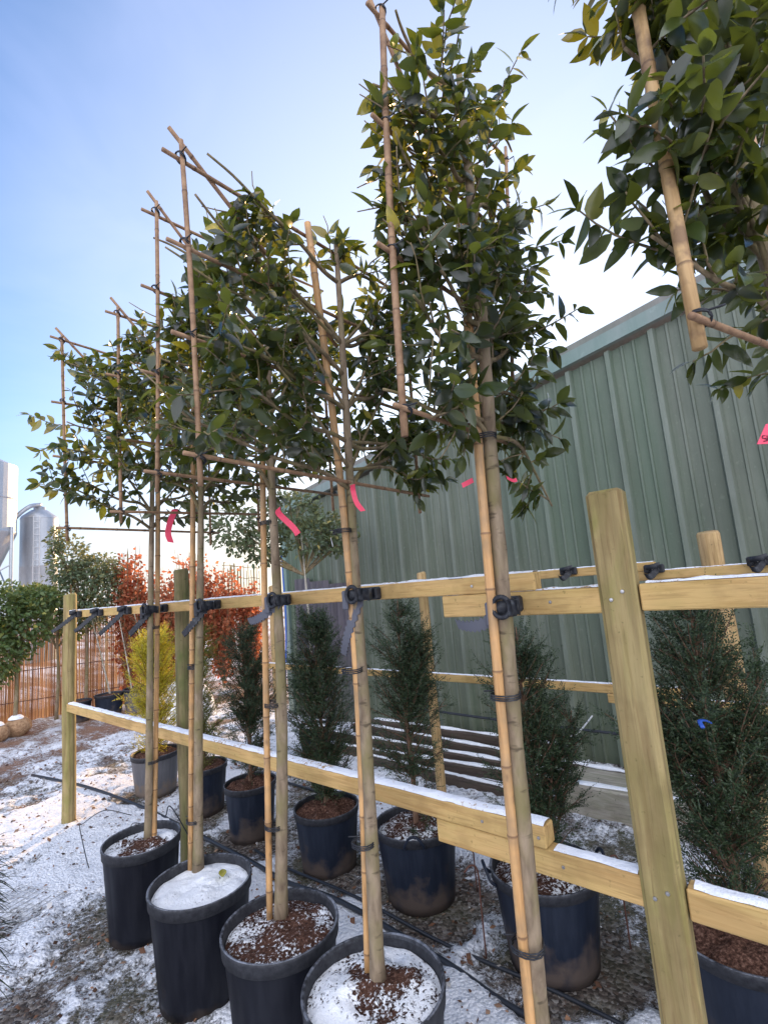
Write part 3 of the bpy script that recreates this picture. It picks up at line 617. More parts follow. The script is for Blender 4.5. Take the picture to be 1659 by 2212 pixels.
# ------------------------------------------------------------ pleached trees
def pleached(label, base, stem, stake, ends, zb, zt_, mask, seed, nl=6, twn=8, dens=1.0, rt=.022, tags=(), rough=0, hcanes=None, trunk_ties=(), yoff=(0, 0), lsize=1.0, ext=.03, er=.0072, extra=(), smid=None):
    """stem: list of world points; ends: (X,z0)->... left and right end cane world X at bottom/top; panel lies across the fence"""
    rnd = np.random.default_rng(seed); random.seed(seed)
    th = thing('pleached_tree', label, 'tree', base, 0, 'pleached evergreens in black pots along the front fence'); B = np.array(base)
    loc = lambda p: np.array(p, float)-B
    st = curve_pts([loc(p) for p in stem], 28); zz = st[:, 2]
    mb = MB(); r = rt*(1-.62*np.clip((zz-zz[0])/(zz[-1]-zz[0]), 0, 1)**1.3)*(1+.35*np.exp(-(zz-zz[0])/.05)); r *= 1+.05*np.sin(zz*31)
    mb.tube(st, r, 14); mb.build('trunk', M['bark'], th, True)
    stakeL = [loc(p) for p in stake]; cane(th, stakeL[0], stakeL[1], .0125, 'bamboo', 'stake', .19, mid=smid)
    def stemat(z):
        i = int(np.argmin(abs(zz-(z-B[2])))); return st[i]
    for z in trunk_ties:
        s_ = stemat(z); q = stakeL[0]+(stakeL[1]-stakeL[0])*((z-B[2]-stakeL[0][2])/(stakeL[1][2]-stakeL[0][2]))
        rr_ = float(np.interp(z-B[2], zz, r)); tie(th, (s_+q)/2, (0, 0, 1), rr_+.015, 3)
    (xl0, xl1), (xr0, xr1) = ends; y0 = base[1]
    EL0 = loc((xl0, y0+yoff[0], zb-.06)); EL1 = loc((xl1, y0+yoff[0], zt_+ext)); ER0 = loc((xr0, y0+yoff[1], zb-.08)); ER1 = loc((xr1, y0+yoff[1], zt_+.05))
    cane(th, EL0, EL1, er, 'cane' if er < .0095 else 'dirtybamboo'); cane(th, ER0, ER1, .0068, 'cane')
    zs = hcanes or [zb, zb+(zt_-zb)*.36, zb+(zt_-zb)*.68, zt_]
    for z in zs:
        f = (z-B[2]-EL0[2])/(EL1[2]-EL0[2]); a = EL0+(EL1-EL0)*f; f = (z-B[2]-ER0[2])/(ER1[2]-ER0[2]); c_ = ER0+(ER1-ER0)*f
        d = nrm(c_-a); yo = np.array([0, .014*(1 if z != zs[0] else -1), rnd.normal(0, .01)])
        cane(th, a-d*.05+yo, c_+d*.05+yo*[1, 1, -1], .0062, 'cane')
        tie(th, a+yo*.5, nrm(np.array([.6, 0, .8])), .016, 2); tie(th, c_+yo*.5, nrm(np.array([.6, 0, -.8])), .016, 2)
    dg = EL1+np.array([-.02, .03, .05]); sm = stemat(zb+(zt_-zb)*.55)+np.array([0, .025, 0]); cane(th, dg, sm, .0062, 'cane')
    # branches
    bm = MB(); P = []; D = []; Nn = []; LL = []; WW = []; TT = []
    def panelx(u, z): # u in -1..1 -> world local
        f = np.clip((z-B[2]-EL0[2])/(EL1[2]-EL0[2]), 0, 1); a = EL0+(EL1-EL0)*f; c_ = ER0+(ER1-ER0)*f; s_ = stemat(z)
        return s_+(a-s_)*(-u) if u < 0 else s_+(c_-s_)*u
    def put_leaf(p, d, scale=1.):
        lt = rnd.random(); L = lsize*rnd.uniform(.042, .082)*scale
        dd = nrm(d+np.array([0, 0, -rnd.uniform(.0, .9)])+rnd.normal(0, .35, 3)); nn = nrm(np.array([0, 0, .8])+rnd.normal(0, .8, 3)+np.array([-.25, -.25, 0]))
        P.append(p); D.append(dd); Nn.append(nn); LL.append(L); WW.append(L*rnd.uniform(.38, .50)); TT.append(min(1, max(0, rnd.normal(.27, .29)+(.55 if lt > .982 else 0))))
    def twig(p, d, L, rad):
        if not mask(p+nrm(d)*L*.6+B, rnd): return
        k = 5; pts = [p]; dd = nrm(d)
        for i in range(k): dd = nrm(dd+np.array([0, 0, .10-.12*rnd.random()])+rnd.normal(0, .14, 3)); pts.append(pts[-1]+dd*L/k)
        pts = np.array(pts); bm.tube(pts, np.linspace(rad, rad*.5, len(pts)), 5)
        nlv = max(3, int(L/.0145*dens)); ph = rnd.uniform(0, 6.28)
        for j in range(nlv):
            t_ = .12+.88*(j+rnd.random()*.6)/nlv; t_ = min(t_, .999); i = int(t_*k); q = pts[i]+(pts[i+1]-pts[i])*(t_*k-i); ax = nrm(pts[i+1]-pts[i])
            a = ph+j*2.4; u_ = nrm(np.cross(ax, [.1, .3, 1])); v2 = np.cross(ax, u_); rad_ = u_*math.cos(a)+v2*math.sin(a)
            if mask(q+B, rnd): put_leaf(q, rad_*.9+ax*.55)
        for j in range(3):
            if mask(pts[-1]+B, rnd): put_leaf(pts[-1], ax+rnd.normal(0, .5, 3), .85)
    H = zt_-zb
    for lv in range(nl):
        for s in (-1, 1):
            z = zb-.02+H*(lv/nl)*.93+rnd.normal(0, .03); 
            if z-B[2] > zz[-1]-.03: continue
            p = stemat(z); k = 7; rise = rnd.uniform(.05, .24)
            ue = rnd.uniform(.85, 1.05); pts = []
            for i in range(k+1):
                t_ = i/k; q = panelx(s*ue*t_, min(z+rise*t_, zt_+.05)); q = q.copy(); q[2] = z-B[2]+rise*(t_**.8)+.01*math.sin(t_*9+lv); q[1] += .05*math.sin(t_*3+lv*2+s)*t_; pts.append(q)
            pts[0] = p; pts = curve_pts(pts, 21); bm.tube(pts, np.linspace(.0085, .0035, len(pts)), 6)
            for j in range(twn):
                t_ = .10+.92*(j+rnd.random())/twn; q = pts[min(len(pts)-1, int(t_*(len(pts)-1)))]
                d = np.array([s*.45, rnd.normal(0, .5), rnd.uniform(-.25, 1.1)]); twig(q, d, rnd.uniform(.10, .25), .0032)
    for j in range(int(6*dens)):       # leader twigs at the top of the stem
        twig(st[-1-rnd.integers(0, 3)], np.array([rnd.normal(0, .5), rnd.normal(0, .4), 1]), rnd.uniform(.12, .22), .003)
    for s in (-1, 1):                  # long diagonal shoots tied across the panel
        for q_ in range(3):
            z = zb+.05+q_*.22; p = stemat(z); e = panelx(s*rnd.uniform(.6, .95), min(zt_, z+rnd.uniform(.45, .7))); e = e.copy(); e[2] = min(z+rnd.uniform(.4, .65), zt_+.02)-B[2]
            for _k in range(6):
                if mask(e+B+np.array([.03*s, 0, 0]), rnd): break
                e = e+(p-e)*.15-np.array([0, 0, .05])
            pts = curve_pts([p, p+(e-p)*.45+np.array([0, rnd.normal(0, .03), -.03]), e], 14); bm.tube(pts, np.linspace(.007, .003, len(pts)), 6)
            for j in range(5): twig(pts[int((.4+.6*rnd.random())*(len(pts)-1))], np.array([s*.3, rnd.normal(0, .7), rnd.uniform(0, .9)]), rnd.uniform(.10, .2), .003)
    for ex in extra:                   # low drooping boughs
        pts = curve_pts([loc(q) for q in ex], 18); bm.tube(pts, np.linspace(.007, .003, len(pts)), 6)
        for j in range(11): q = pts[int((.25+.75*rnd.random())*(len(pts)-1))]; twig(q, np.array([rnd.normal(0, .5), rnd.normal(0, .5), rnd.uniform(-.9, .5)]), rnd.uniform(.07, .15), .003)
    bm.build('branches', M['twig'], th, True)
    leaf_obj('leaves', P, D, Nn, LL, WW, TT, M['leaf'], th)
    return th, len(P)
YT = [2.78, 2.28, 1.69, 1.19, .66, -.02]
full = lambda p, r: True
def poly(pts):      # upper outline of a crown as (x, z) breakpoints
    xs, zs = zip(*pts); return lambda x: float(np.interp(x, xs, zs, left=-9, right=-9))
P1 = poly([(.72, 2.95), (.80, 3.0), (1.75, 3.0)]); P2 = poly([(.80, 2.6), (.857, 2.72), (.96, 3.02), (1.05, 3.12), (1.7, 3.0)])
P3 = poly([(.74, 2.45), (.80, 2.6), (.895, 2.81), (.94, 2.95), (1.05, 3.12), (1.28, 3.3), (1.45, 3.0), (1.75, 2.8)])
P4 = poly([(.60, 2.30), (.66, 2.50), (.75, 2.70), (.90, 2.93), (.98, 2.86), (1.05, 2.78), (1.19, 2.88), (1.36, 2.88), (1.5, 2.78), (1.6, 2.9), (1.9, 2.4)])
P5 = poly([(.96, 2.95), (1.0, 3.08), (1.07, 3.15), (1.20, 3.28), (1.34, 3.42), (1.44, 3.35), (1.55, 3.0), (1.69, 2.70)]); L5 = poly([(.96, 2.10), (1.02, 1.95), (1.30, 1.80), (1.40, 1.70), (1.52, 1.76), (1.57, 2.15), (1.69, 2.5)])
def m1(p, r): return p[2] < P1(p[0])
def m2(p, r): return p[2] < P2(p[0])
def m3(p, r): return p[2] < P3(p[0])
def m4(p, r):
    if p[2] > P4(p[0]): return False
    if 1.02 < p[0] < 1.30 and 1.95 < p[2] < 2.72: return r.random() < .20
    if p[2] < 2.1 and 1.0 < p[0] < 1.45: return r.random() < .40
    return True
def m5(p, r):
    if p[2] > P5(p[0]) or p[2] < L5(p[0]) or p[1] > .80: return False
    return True
def m6(p, r): return p[2] > 1.84 and (p[0] > .80 or (p[0] > .62 and r.random() < .3))
cnt = []
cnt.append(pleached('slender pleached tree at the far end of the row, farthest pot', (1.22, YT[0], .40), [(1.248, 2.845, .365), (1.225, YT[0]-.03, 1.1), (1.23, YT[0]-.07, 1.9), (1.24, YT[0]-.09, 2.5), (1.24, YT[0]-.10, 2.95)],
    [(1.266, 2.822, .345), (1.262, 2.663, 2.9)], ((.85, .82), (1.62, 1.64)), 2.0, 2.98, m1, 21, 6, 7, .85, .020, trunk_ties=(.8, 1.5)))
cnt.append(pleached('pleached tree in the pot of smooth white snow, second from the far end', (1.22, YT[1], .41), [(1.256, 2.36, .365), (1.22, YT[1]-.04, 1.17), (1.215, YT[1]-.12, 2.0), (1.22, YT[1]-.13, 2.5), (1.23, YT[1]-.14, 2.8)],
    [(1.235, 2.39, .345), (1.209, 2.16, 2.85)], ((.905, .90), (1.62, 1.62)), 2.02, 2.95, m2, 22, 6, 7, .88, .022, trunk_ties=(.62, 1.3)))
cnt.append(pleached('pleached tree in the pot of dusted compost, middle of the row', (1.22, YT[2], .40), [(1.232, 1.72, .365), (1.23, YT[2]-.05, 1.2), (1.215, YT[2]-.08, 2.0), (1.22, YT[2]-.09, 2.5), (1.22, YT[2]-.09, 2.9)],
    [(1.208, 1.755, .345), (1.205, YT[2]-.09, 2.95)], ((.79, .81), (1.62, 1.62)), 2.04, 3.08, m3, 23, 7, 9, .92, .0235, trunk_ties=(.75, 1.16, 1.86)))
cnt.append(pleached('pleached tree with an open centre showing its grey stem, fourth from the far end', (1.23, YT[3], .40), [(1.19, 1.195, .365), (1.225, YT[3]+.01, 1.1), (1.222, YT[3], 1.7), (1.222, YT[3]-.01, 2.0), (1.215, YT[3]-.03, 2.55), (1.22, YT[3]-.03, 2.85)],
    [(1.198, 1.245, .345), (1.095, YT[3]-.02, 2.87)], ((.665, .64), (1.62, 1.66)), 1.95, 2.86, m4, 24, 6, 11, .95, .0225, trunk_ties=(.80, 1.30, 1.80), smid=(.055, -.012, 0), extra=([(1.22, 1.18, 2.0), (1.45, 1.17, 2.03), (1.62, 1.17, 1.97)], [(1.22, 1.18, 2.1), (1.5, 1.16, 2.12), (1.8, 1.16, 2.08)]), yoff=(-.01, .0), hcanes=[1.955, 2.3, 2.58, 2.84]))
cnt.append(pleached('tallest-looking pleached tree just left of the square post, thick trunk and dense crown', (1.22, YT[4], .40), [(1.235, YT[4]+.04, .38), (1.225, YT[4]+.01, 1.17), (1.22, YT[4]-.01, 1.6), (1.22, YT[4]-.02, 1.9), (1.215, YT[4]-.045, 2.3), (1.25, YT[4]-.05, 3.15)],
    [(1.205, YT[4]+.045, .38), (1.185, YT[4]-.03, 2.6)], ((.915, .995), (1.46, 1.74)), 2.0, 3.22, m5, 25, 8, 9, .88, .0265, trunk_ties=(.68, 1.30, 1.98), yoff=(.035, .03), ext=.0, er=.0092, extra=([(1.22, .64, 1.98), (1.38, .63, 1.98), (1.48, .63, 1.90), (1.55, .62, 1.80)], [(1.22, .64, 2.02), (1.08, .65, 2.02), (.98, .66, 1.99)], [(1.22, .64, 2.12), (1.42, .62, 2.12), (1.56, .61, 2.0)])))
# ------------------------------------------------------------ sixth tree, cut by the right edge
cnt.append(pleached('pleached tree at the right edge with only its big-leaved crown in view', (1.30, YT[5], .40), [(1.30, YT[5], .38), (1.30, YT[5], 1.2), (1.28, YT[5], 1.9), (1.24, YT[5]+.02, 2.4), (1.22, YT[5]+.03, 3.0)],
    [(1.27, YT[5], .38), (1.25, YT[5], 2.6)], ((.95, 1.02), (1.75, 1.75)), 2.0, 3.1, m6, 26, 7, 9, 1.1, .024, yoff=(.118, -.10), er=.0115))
print('leaves', [c_[1] for c_ in cnt])

# ------------------------------------------------------------ yews
def yew(x, y, zb, H, R, label, mt, seed, nb=190, lean=(0, 0), shape=1.0, kind='yew', fork=None):
    rnd = np.random.default_rng(seed); th = thing('potted_yew', label, 'yew', (x, y, zb), 0, 'columnar yews in pots between the fences')
    bm = MB(); n = 8
    tr = np.array([(lean[0]*t_+.01*math.sin(t_*7), lean[1]*t_, H*.97*t_-.02) for t_ in np.linspace(0, 1, 14)]); bm.tube(tr, np.linspace(.017, .003, 14), 7)
    leaders = [tr]
    if fork:
        for (fz, dx, dy, fl) in fork:
            q = tr[int(fz*13)]; lt = curve_pts([q, q+np.array([dx*.6, dy*.6, fl*.4]), q+np.array([dx, dy, fl])], 14); bm.tube(lt, np.linspace(.009, .0025, len(lt)), 6); leaders.append(lt)
    NP = []; ND = []; NS = []; NT = []
    def spray(p, d, L):
        d = nrm(d); k = max(4, int(L/.009)); side = nrm(np.cross(d, nrm(np.array([0, 0, 1.])+rnd.normal(0, .5, 3)))); 
        bend = rnd.normal(0, .25, 3); tn = rnd.random()
        for j in range(k):
            t_ = (j+.5)/k; q = p+d*L*t_+bend*L*t_*t_*.4
            for s in (-1, 1):
                NP.append(q); ND.append(nrm(side*s+d*.75+rnd.normal(0, .15, 3))); NS.append(.019*rnd.uniform(.7, 1.15)*(1-.45*t_)); NT.append(min(1, max(0, .25+.4*tn+.35*t_*t_+rnd.normal(0, .08))))
        NP.append(p+d*L); ND.append(d); NS.append(.014); NT.append(.9)
    for i in range(nb):
        ld = leaders[0] if (not fork or rnd.random() < .62) else leaders[1+rnd.integers(0, len(leaders)-1)]
        t_ = rnd.uniform(.03, 1)**.85; q = ld[int(t_*(len(ld)-1))]; hh_ = (q[2])/H
        rad = R*(np.interp(hh_, [0, .12, .35, .6, .8, 1.0], [.62, .9, 1.0, .78, .50, .12])**shape); a = rnd.uniform(0, 6.28)
        if ld is not tr: rad *= .55
        L = rad*rnd.uniform(.5, 1.2)+.03; up = rnd.uniform(.5, 1.7); d = nrm(np.array([math.cos(a), math.sin(a), up])); k = 5
        L2 = L*math.sqrt(1+up*up*.55); pts = [q]; dd = d.copy()
        for j in range(k): dd = nrm(dd+rnd.normal(0, .09, 3)+[0, 0, .02]); pts.append(pts[-1]+dd*L2/k)
        pts = np.array(pts); bm.tube(pts, np.linspace(.0035, .0012, len(pts)), 4, cap=False)
        ns = int(5+L2/.022)
        for j in range(ns):
            s_ = .15+.85*(j+rnd.random())/ns; i_ = min(k-1, int(s_*k)); q2 = pts[i_]+(pts[i_+1]-pts[i_])*(s_*k-i_)
            spray(q2, dd*.8+rnd.normal(0, .55, 3)+np.array([math.cos(a), math.sin(a), 0])*.25, rnd.uniform(.035, .085))
        spray(pts[-1], dd, rnd.uniform(.05, .09))
    bm.build('stems', M['yewbark'], th, True)
    NP = np.array(NP); ND = np.array(ND); NS = np.array(NS)[:, None]; NT = np.array(NT); nn = len(NP)
    sd_ = nrm(np.cross(ND, nrm(rnd.normal(0, 1, (nn, 3))+[0, 0, 1.])))*.0024
    V = np.stack([NP, NP+ND*NS*.55-sd_, NP+ND*NS, NP+ND*NS*.55+sd_], 1).reshape(-1, 3)
    T = (np.array([[0, 1, 2, 3]])+np.arange(nn)[:, None]*4)
    fastmesh('foliage', V, T, np.repeat(NT, 4), mt, th, False)
    return nn
ny = []
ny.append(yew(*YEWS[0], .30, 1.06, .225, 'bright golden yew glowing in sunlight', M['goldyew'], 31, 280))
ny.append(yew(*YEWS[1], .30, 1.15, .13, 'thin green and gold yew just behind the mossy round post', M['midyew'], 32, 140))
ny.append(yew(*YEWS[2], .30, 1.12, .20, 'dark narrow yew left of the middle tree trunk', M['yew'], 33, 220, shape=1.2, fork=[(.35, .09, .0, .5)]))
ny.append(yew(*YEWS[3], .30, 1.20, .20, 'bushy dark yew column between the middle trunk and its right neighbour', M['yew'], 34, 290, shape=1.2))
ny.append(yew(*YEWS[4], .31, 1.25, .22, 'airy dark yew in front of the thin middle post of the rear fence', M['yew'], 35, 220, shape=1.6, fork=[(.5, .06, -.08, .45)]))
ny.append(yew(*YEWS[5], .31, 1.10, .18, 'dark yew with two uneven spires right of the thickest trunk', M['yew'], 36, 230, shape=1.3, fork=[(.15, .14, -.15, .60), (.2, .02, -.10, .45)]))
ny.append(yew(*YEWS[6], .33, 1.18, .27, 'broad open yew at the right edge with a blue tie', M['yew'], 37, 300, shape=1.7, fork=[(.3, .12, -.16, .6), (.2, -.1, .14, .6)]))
print('needles', ny)

# ------------------------------------------------------------ tree ties on the rails
def tree_tie(x, y, z, label, grp, reach=.17, tail=(-.04, .14, -.10), wide=.044, seed=0, empty=False, tailmat='rubber', ly=0):
    """block on the rail face (towards -X), belt round the trunk, toothed tail hanging free"""
    th = thing('tree_tie', label, 'tree tie', (x, y, z), 0, grp); big = not empty
    mb = MB(); mb.box((-.034, -.050, -.024), (-.001, .050, .022), bev=.006); mb.box((-.044, -.030, -.016), (-.0335, .014, .016), bev=.004); mb.box((-.05, .022, -.019), (-.0335, .040, .021), bev=.004); mb.build('buckle', M['rubber'], th)
    mb = MB(); mb.lathe([(.0001, 0), (.007, 0), (.007, .004), (.0001, .006)], 10); mb.v[-1] = mb.v[-1][:, [2, 0, 1]]*[-1, 1, 1]+[-.043, 0, 0]; mb.build('screw', M['steel'], th)
    if big:
        mb = MB(); P_ = [(-.175-.037+.001*math.sin(a), ly-.014+.026*math.cos(a), .004+.026*math.sin(a)) for a in np.linspace(0, 6.283, 25)]; mb.tube(P_, .0065, 6, cap=False); mb.box((-.222, ly-.052, -.020), (-.196, ly-.034, .024), bev=.004); mb.build('ratchet_ring', M['rubber'], th, True)
        mb = MB(); mb.box((-.215, ly+.010, -.045), (-.203, ly+.034, .018), bev=.004); mb.build('lever', M[tailmat], th)
    # belt loop
    r = .036; cx_ = -.168
    loop = [(-.03, -.026, 0)]+[(cx_+r*math.cos(a), ly+r*math.sin(a), .004*math.sin(a*2)) for a in np.linspace(-1.0, -5.28, 16)]+[(-.03, .018, 0)]
    if empty: loop = [(-.02, -.02, .016), (-.05, -.035, .02), (-.07, 0, .012), (-.05, .035, .01), (-.02, .02, .01)]
    L_ = curve_pts(loop, 40); V = []; F = []
    h = .018 if big else .013; tn = nrm(np.gradient(L_, axis=0)); sdv = nrm(np.cross(tn, [0, 0, 1.]))
    for p, s_ in zip(L_, sdv):
        V += [p+[0, 0, h]-s_*.0022, p+[0, 0, h]+s_*.0022, p-[0, 0, h]+s_*.0022, p-[0, 0, h]-s_*.0022]
    F = [(4*i+a, 4*i+(a+1) % 4, 4*i+4+(a+1) % 4, 4*i+4+a) for i in range(len(L_)-1) for a in range(4)]
    mb = MB(); mb.add(V, F); mb.build('belt', M['rubber'], th, True)
    # tail with teeth
    st_ = np.array([-.040 if empty else -.175, ly-.02, -.004]); tl = np.array(tail, float); n = 11; V = []; F = []
    axis = nrm(tl); wv = nrm(np.cross(axis, [1, 0, .25])); nv = nrm(np.cross(axis, wv))*.003
    for i in range(2*n+1):
        t_ = i/(2*n); p = st_+tl*t_+np.array([-.02, 0, -.02])*math.sin(t_*3.1); w_ = wide*.5*(1 if i % 2 == 0 else .62)*(1-.25*t_)
        V += [p-wv*w_-nv, p+wv*w_*.9-nv, p+wv*w_*.9+nv, p-wv*w_+nv]
    F = [(4*i+a, 4*i+(a+1) % 4, 4*i+4+(a+1) % 4, 4*i+4+a) for i in range(2*n) for a in range(4)]+[(0, 1, 2, 3), tuple(8*n+k for k in (3, 2, 1, 0))]
    mb = MB(); mb.add(V, F); mb.build('tail', M[tailmat], th)
    return th
GT = 'black rubber tree ties on the front fence rail'
for (y, lab, kw) in (
        (.73, 'black tree tie buckled round the thickest trunk beside the square post, grey toothed tail', dict(ly=-0.075, tail=(-.02, .155, -.035), tailmat='greyrubber', z=1.512)),
        (1.28, 'black tree tie on the fourth trunk with a long grey tail hanging low', dict(ly=-0.09, tail=(.0, .10, -.19), tailmat='greyrubber')),
        (1.80, 'black tree tie round the middle trunk with grey tail pointing left', dict(ly=-0.18, tail=(-.03, .17, -.07), tailmat='greyrubber')),
        (2.36, 'black tree tie round the trunk right of the mossy round post', dict(ly=-0.2, tail=(-.05, .13, -.12))),
        (2.92, 'black tree tie round the farthest trunk', dict(ly=-0.2, tail=(-.05, .15, -.12))),
        (3.41, 'empty black tree tie nearest the farthest trunk, its tail full of holes', dict(empty=True, tail=(-.10, .12, -.13))),
        (3.87, 'middle one of the three empty black tree ties by the far post', dict(empty=True, tail=(-.10, .10, -.11))),
        (4.28, 'empty black tree tie next to the far fence post', dict(empty=True, tail=(-.12, .10, -.11))),
        (-.02, 'black tree tie on the front rail at the right edge of the picture', dict(tail=(-.02, -.05, -.10), tailmat='greyrubber', z=1.512))):
    kw = dict(kw); z = kw.pop('z', 1.571); tree_tie(FX, y, z, lab, GT, **kw)
for (y, z, lab) in ((1.98, 1.58, 'small black tie on the rear rail just left of the thickest trunk'), (1.17, 1.585, 'snowy black tie on the rear rail left of the square post'), (.70, 1.56, 'round black tie on the rear rail right of the square post'), (.235, 1.56, 'black tie with a bolt on the rear rail at the right edge')):
    tree_tie(BXX-.02, y, z, lab, 'black ties on the rear fence rail', empty=True, tail=(-.05, .05, -.03))

# ------------------------------------------------------------ plant labels
def ribbon(p0, pts, w, mt, label, name='plant_label', text=None, wd=(0, 1, 0)):
    P_ = curve_pts([np.array(p) for p in pts], 16); wd = nrm(wd); V = []; 
    for i, p in enumerate(P_):
        tw = 1.1*math.sin(i*.45); v_ = nrm(np.array(wd)+np.array([0, 0, .25*tw])); V += [p-v_*w/2, p+v_*w/2, p+v_*w/2+[.0008, 0, 0], p-v_*w/2+[.0008, 0, 0]]
    F = [(4*i+a, 4*i+(a+1) % 4, 4*i+4+(a+1) % 4, 4*i+4+a) for i in range(len(P_)-1) for a in range(4)]
    mb = MB(); mb.add(V, F); o = mb.build(name, mt, None, False, tuple(p0)); return tag(o, label, 'plant label', 'pink plastic labels tied to the trees' if mt == M['pink'] else None)
ribbon((1.17, 1.116, 1.93), [(1.20, 1.15, 1.94), (1.17, 1.121, 1.91), (1.17, 1.11, 1.87), (1.17, 1.084, 1.837)], .016, M['pink'], 'pink strip label hanging from the fork of the open-centred tree', wd=(-.64, .73, -.24))
ribbon((1.17, 1.523, 1.9), [(1.20, 1.56, 1.925), (1.17, 1.515, 1.895), (1.17, 1.44, 1.835), (1.17, 1.412, 1.804)], .022, M['pink'], 'pink strip label slanting right of the middle trunk', wd=(-.56, .55, -.62))
ribbon((1.16, 2.35, 2.0), [(1.165, 2.31, 2.04), (1.16, 2.35, 1.985), (1.155, 2.365, 1.931), (1.16, 2.35, 1.885)], .027, M['pink'], 'crumpled pink strip label hanging between the two farthest trunks', wd=(-.9, .43, .09))
ribbon((1.19, .69, 1.85), [(1.195, .688, 1.862), (1.185, .702, 1.855), (1.18, .715, 1.850)], .014, M['pink'], 'short pink label poking left of the thickest trunk', wd=(0, .3, 1))
ribbon((1.3, .60, 1.84), [(1.26, .62, 1.862), (1.285, .615, 1.855), (1.30, .61, 1.858)], .011, M['pink'], 'scrap of pink label tied to the cane right of the thickest trunk', wd=(0, .3, 1))
ribbon((1.17, 1.2, 1.8), [(1.13, 1.20, 1.765), (1.135, 1.198, 1.735)], .009, M['white'], 'small white paper strip beside the fourth trunk', 'paper_strip', wd=(.7, 1, 0))
# pink label with writing at the right edge
t6 = thing('plant_label', 'pink plastic label with black lettering cut off by the right edge', 'plant label', (1.30, .015, 1.86), 0, 'pink plastic labels tied to the trees')
cr, cu = np.array(Rm[:, 0]), np.array([0, 0, 1.])
r_ax = nrm(np.array([.62, -.78, 0])); d_ax = np.array([0, 0, -1.]); 
Ppos = np.array([1.305, .028, 1.875])-np.array((1.30, .015, 1.86)); 
Ppos = np.array([1.10, .056, 1.79])-np.array((1.30, .015, 1.86)); V = [Ppos+r_ax*.022+d_ax*-.035, Ppos+r_ax*.09+d_ax*-.035, Ppos+r_ax*.09+d_ax*.006, Ppos+d_ax*.0]
V = V+[v_+np.array([.78, .62, 0])*.0012 for v_ in V]; mb = MB(); mb.add(V, [(0, 1, 2, 3), (7, 6, 5, 4), (0, 4, 5, 1), (1, 5, 6, 2), (2, 6, 7, 3), (3, 7, 4, 0)]); mb.build('strip', M['pink'], t6)
mb = MB(); nf = -np.array([.78, .62, 0])*.0012
for k, (a0, b0, a1, b1) in enumerate(((.012, .006, .018, .006), (.012, .006, .012, .011), (.012, .011, .018, .011), (.018, .011, .018, .016), (.012, .016, .018, .016), (.021, .006, .021, .016), (.021, .016, .026, .016), (.026, .006, .026, .016), (.030, .006, .030, .016), (.034, .006, .034, .016), (.031, .006, .037, .006))):
    mb.tube([Ppos+r_ax*a0*.9-d_ax*(.020-b0)+nf, Ppos+r_ax*a1*.9-d_ax*(.020-b1)+nf], .0006, 4)
mb.build('lettering', M['ink'], t6)

# ------------------------------------------------------------ hoses, wires, small things on the ground
def hose(pts, r, label, cat='hose', name='irrigation_hose', mt='hose', n=60, grp=None, lift=True):
    P_ = curve_pts([(x, y, (gh(x, y)+z) if lift else z) for x, y, z in pts], n); mb = MB(); mb.tube(P_, r, 8); o = mb.build(name, M[mt], None, True, tuple(P_[0])); return tag(o, label, cat, grp)
hose([(1.60, 6.2, .013), (1.762, 5.256, .013), (1.845, 4.365, .012), (1.866, 3.735, .012), (1.85, 2.859, .013), (1.824, 2.471, .013), (1.853, 2.068, .013), (1.834, 1.443, .013), (1.809, 1.097, .013), (1.80, .5, .013), (1.78, -.3, .013)], .0125, 'thick black irrigation hose running over snow behind the front pots')
hose([(1.98, 3.0, .008), (1.95, 2.68, .008), (1.93, 2.06, .008), (1.94, 1.5, .008), (1.97, .97, .008), (1.94, .3, .008)], .008, 'thin dark hose on bare ground in front of the yew pots')
hose([(2.75, 4.2, .012), (2.78, 3, .012), (2.7, 2, .012), (2.74, 1.1, .012), (2.8, .0, .012)], .010, 'black hose running along the foot of the rear fence')
hose([(4.15, 3.4, .33), (4.2, 2.2, .30), (4.2, 1.2, .31), (4.24, .2, .32)], .012, 'dark pipe running along the foot of the green shed wall', lift=False)
GW = 'thin black drip tubes of the front row'
for pts, lab in (([(1.72, 4.2, .02), (1.55, 4.25, .10), (1.42, 4.3, .05), (1.32, 4.05, .14), (1.26, 3.75, .05), (1.26, 3.7, .0)], 'thin black drip tube looping past the far fence post'),
                 ([(1.70, 3.9, .02), (1.5, 3.65, .16), (1.32, 3.25, .22), (1.25, 3.08, .15), (1.24, 3.06, .0)], 'thin black drip tube arching in front of the farthest pot'),
                 ([(1.68, 3.0, .02), (1.55, 2.95, .2), (1.4, 2.9, .46), (1.33, 2.82, .46)], 'thin black drip tube entering the farthest pot'),
                 ([(1.62, 1.95, .02), (1.5, 1.90, .15), (1.38, 1.88, .30), (1.34, 1.9, .2), (1.32, 1.9, .02)], 'thin black drip tube curving between the snowy pot and the dusted pot')):
    hose(pts, .003, lab, 'drip tube', 'drip_tube', n=30, grp=GW)
GH = 'rusty wire hoops standing by the yew pots'
for (x, y, lab) in ((2.36, 1.60, 'rusty wire hoop right of the airy yew pot'), (2.36, .86, 'rusty wire hoop right of the handled yew pot'), (1.98, 1.33, 'dark wire hoop left of the handled yew pot')):
    mb = MB(); z0 = gh(x, y); P_ = curve_pts([(0, 0, 0), (.006, .004, .2), (.0, .0, .34), (-.03, .015, .37), (-.06, .03, .35)], 20); mb.tube(P_, .0038, 6)
    o = mb.build('wire_hoop', M['rust'], None, True); o.location = (x, y, z0); tag(o, lab, 'wire hoop', GH)
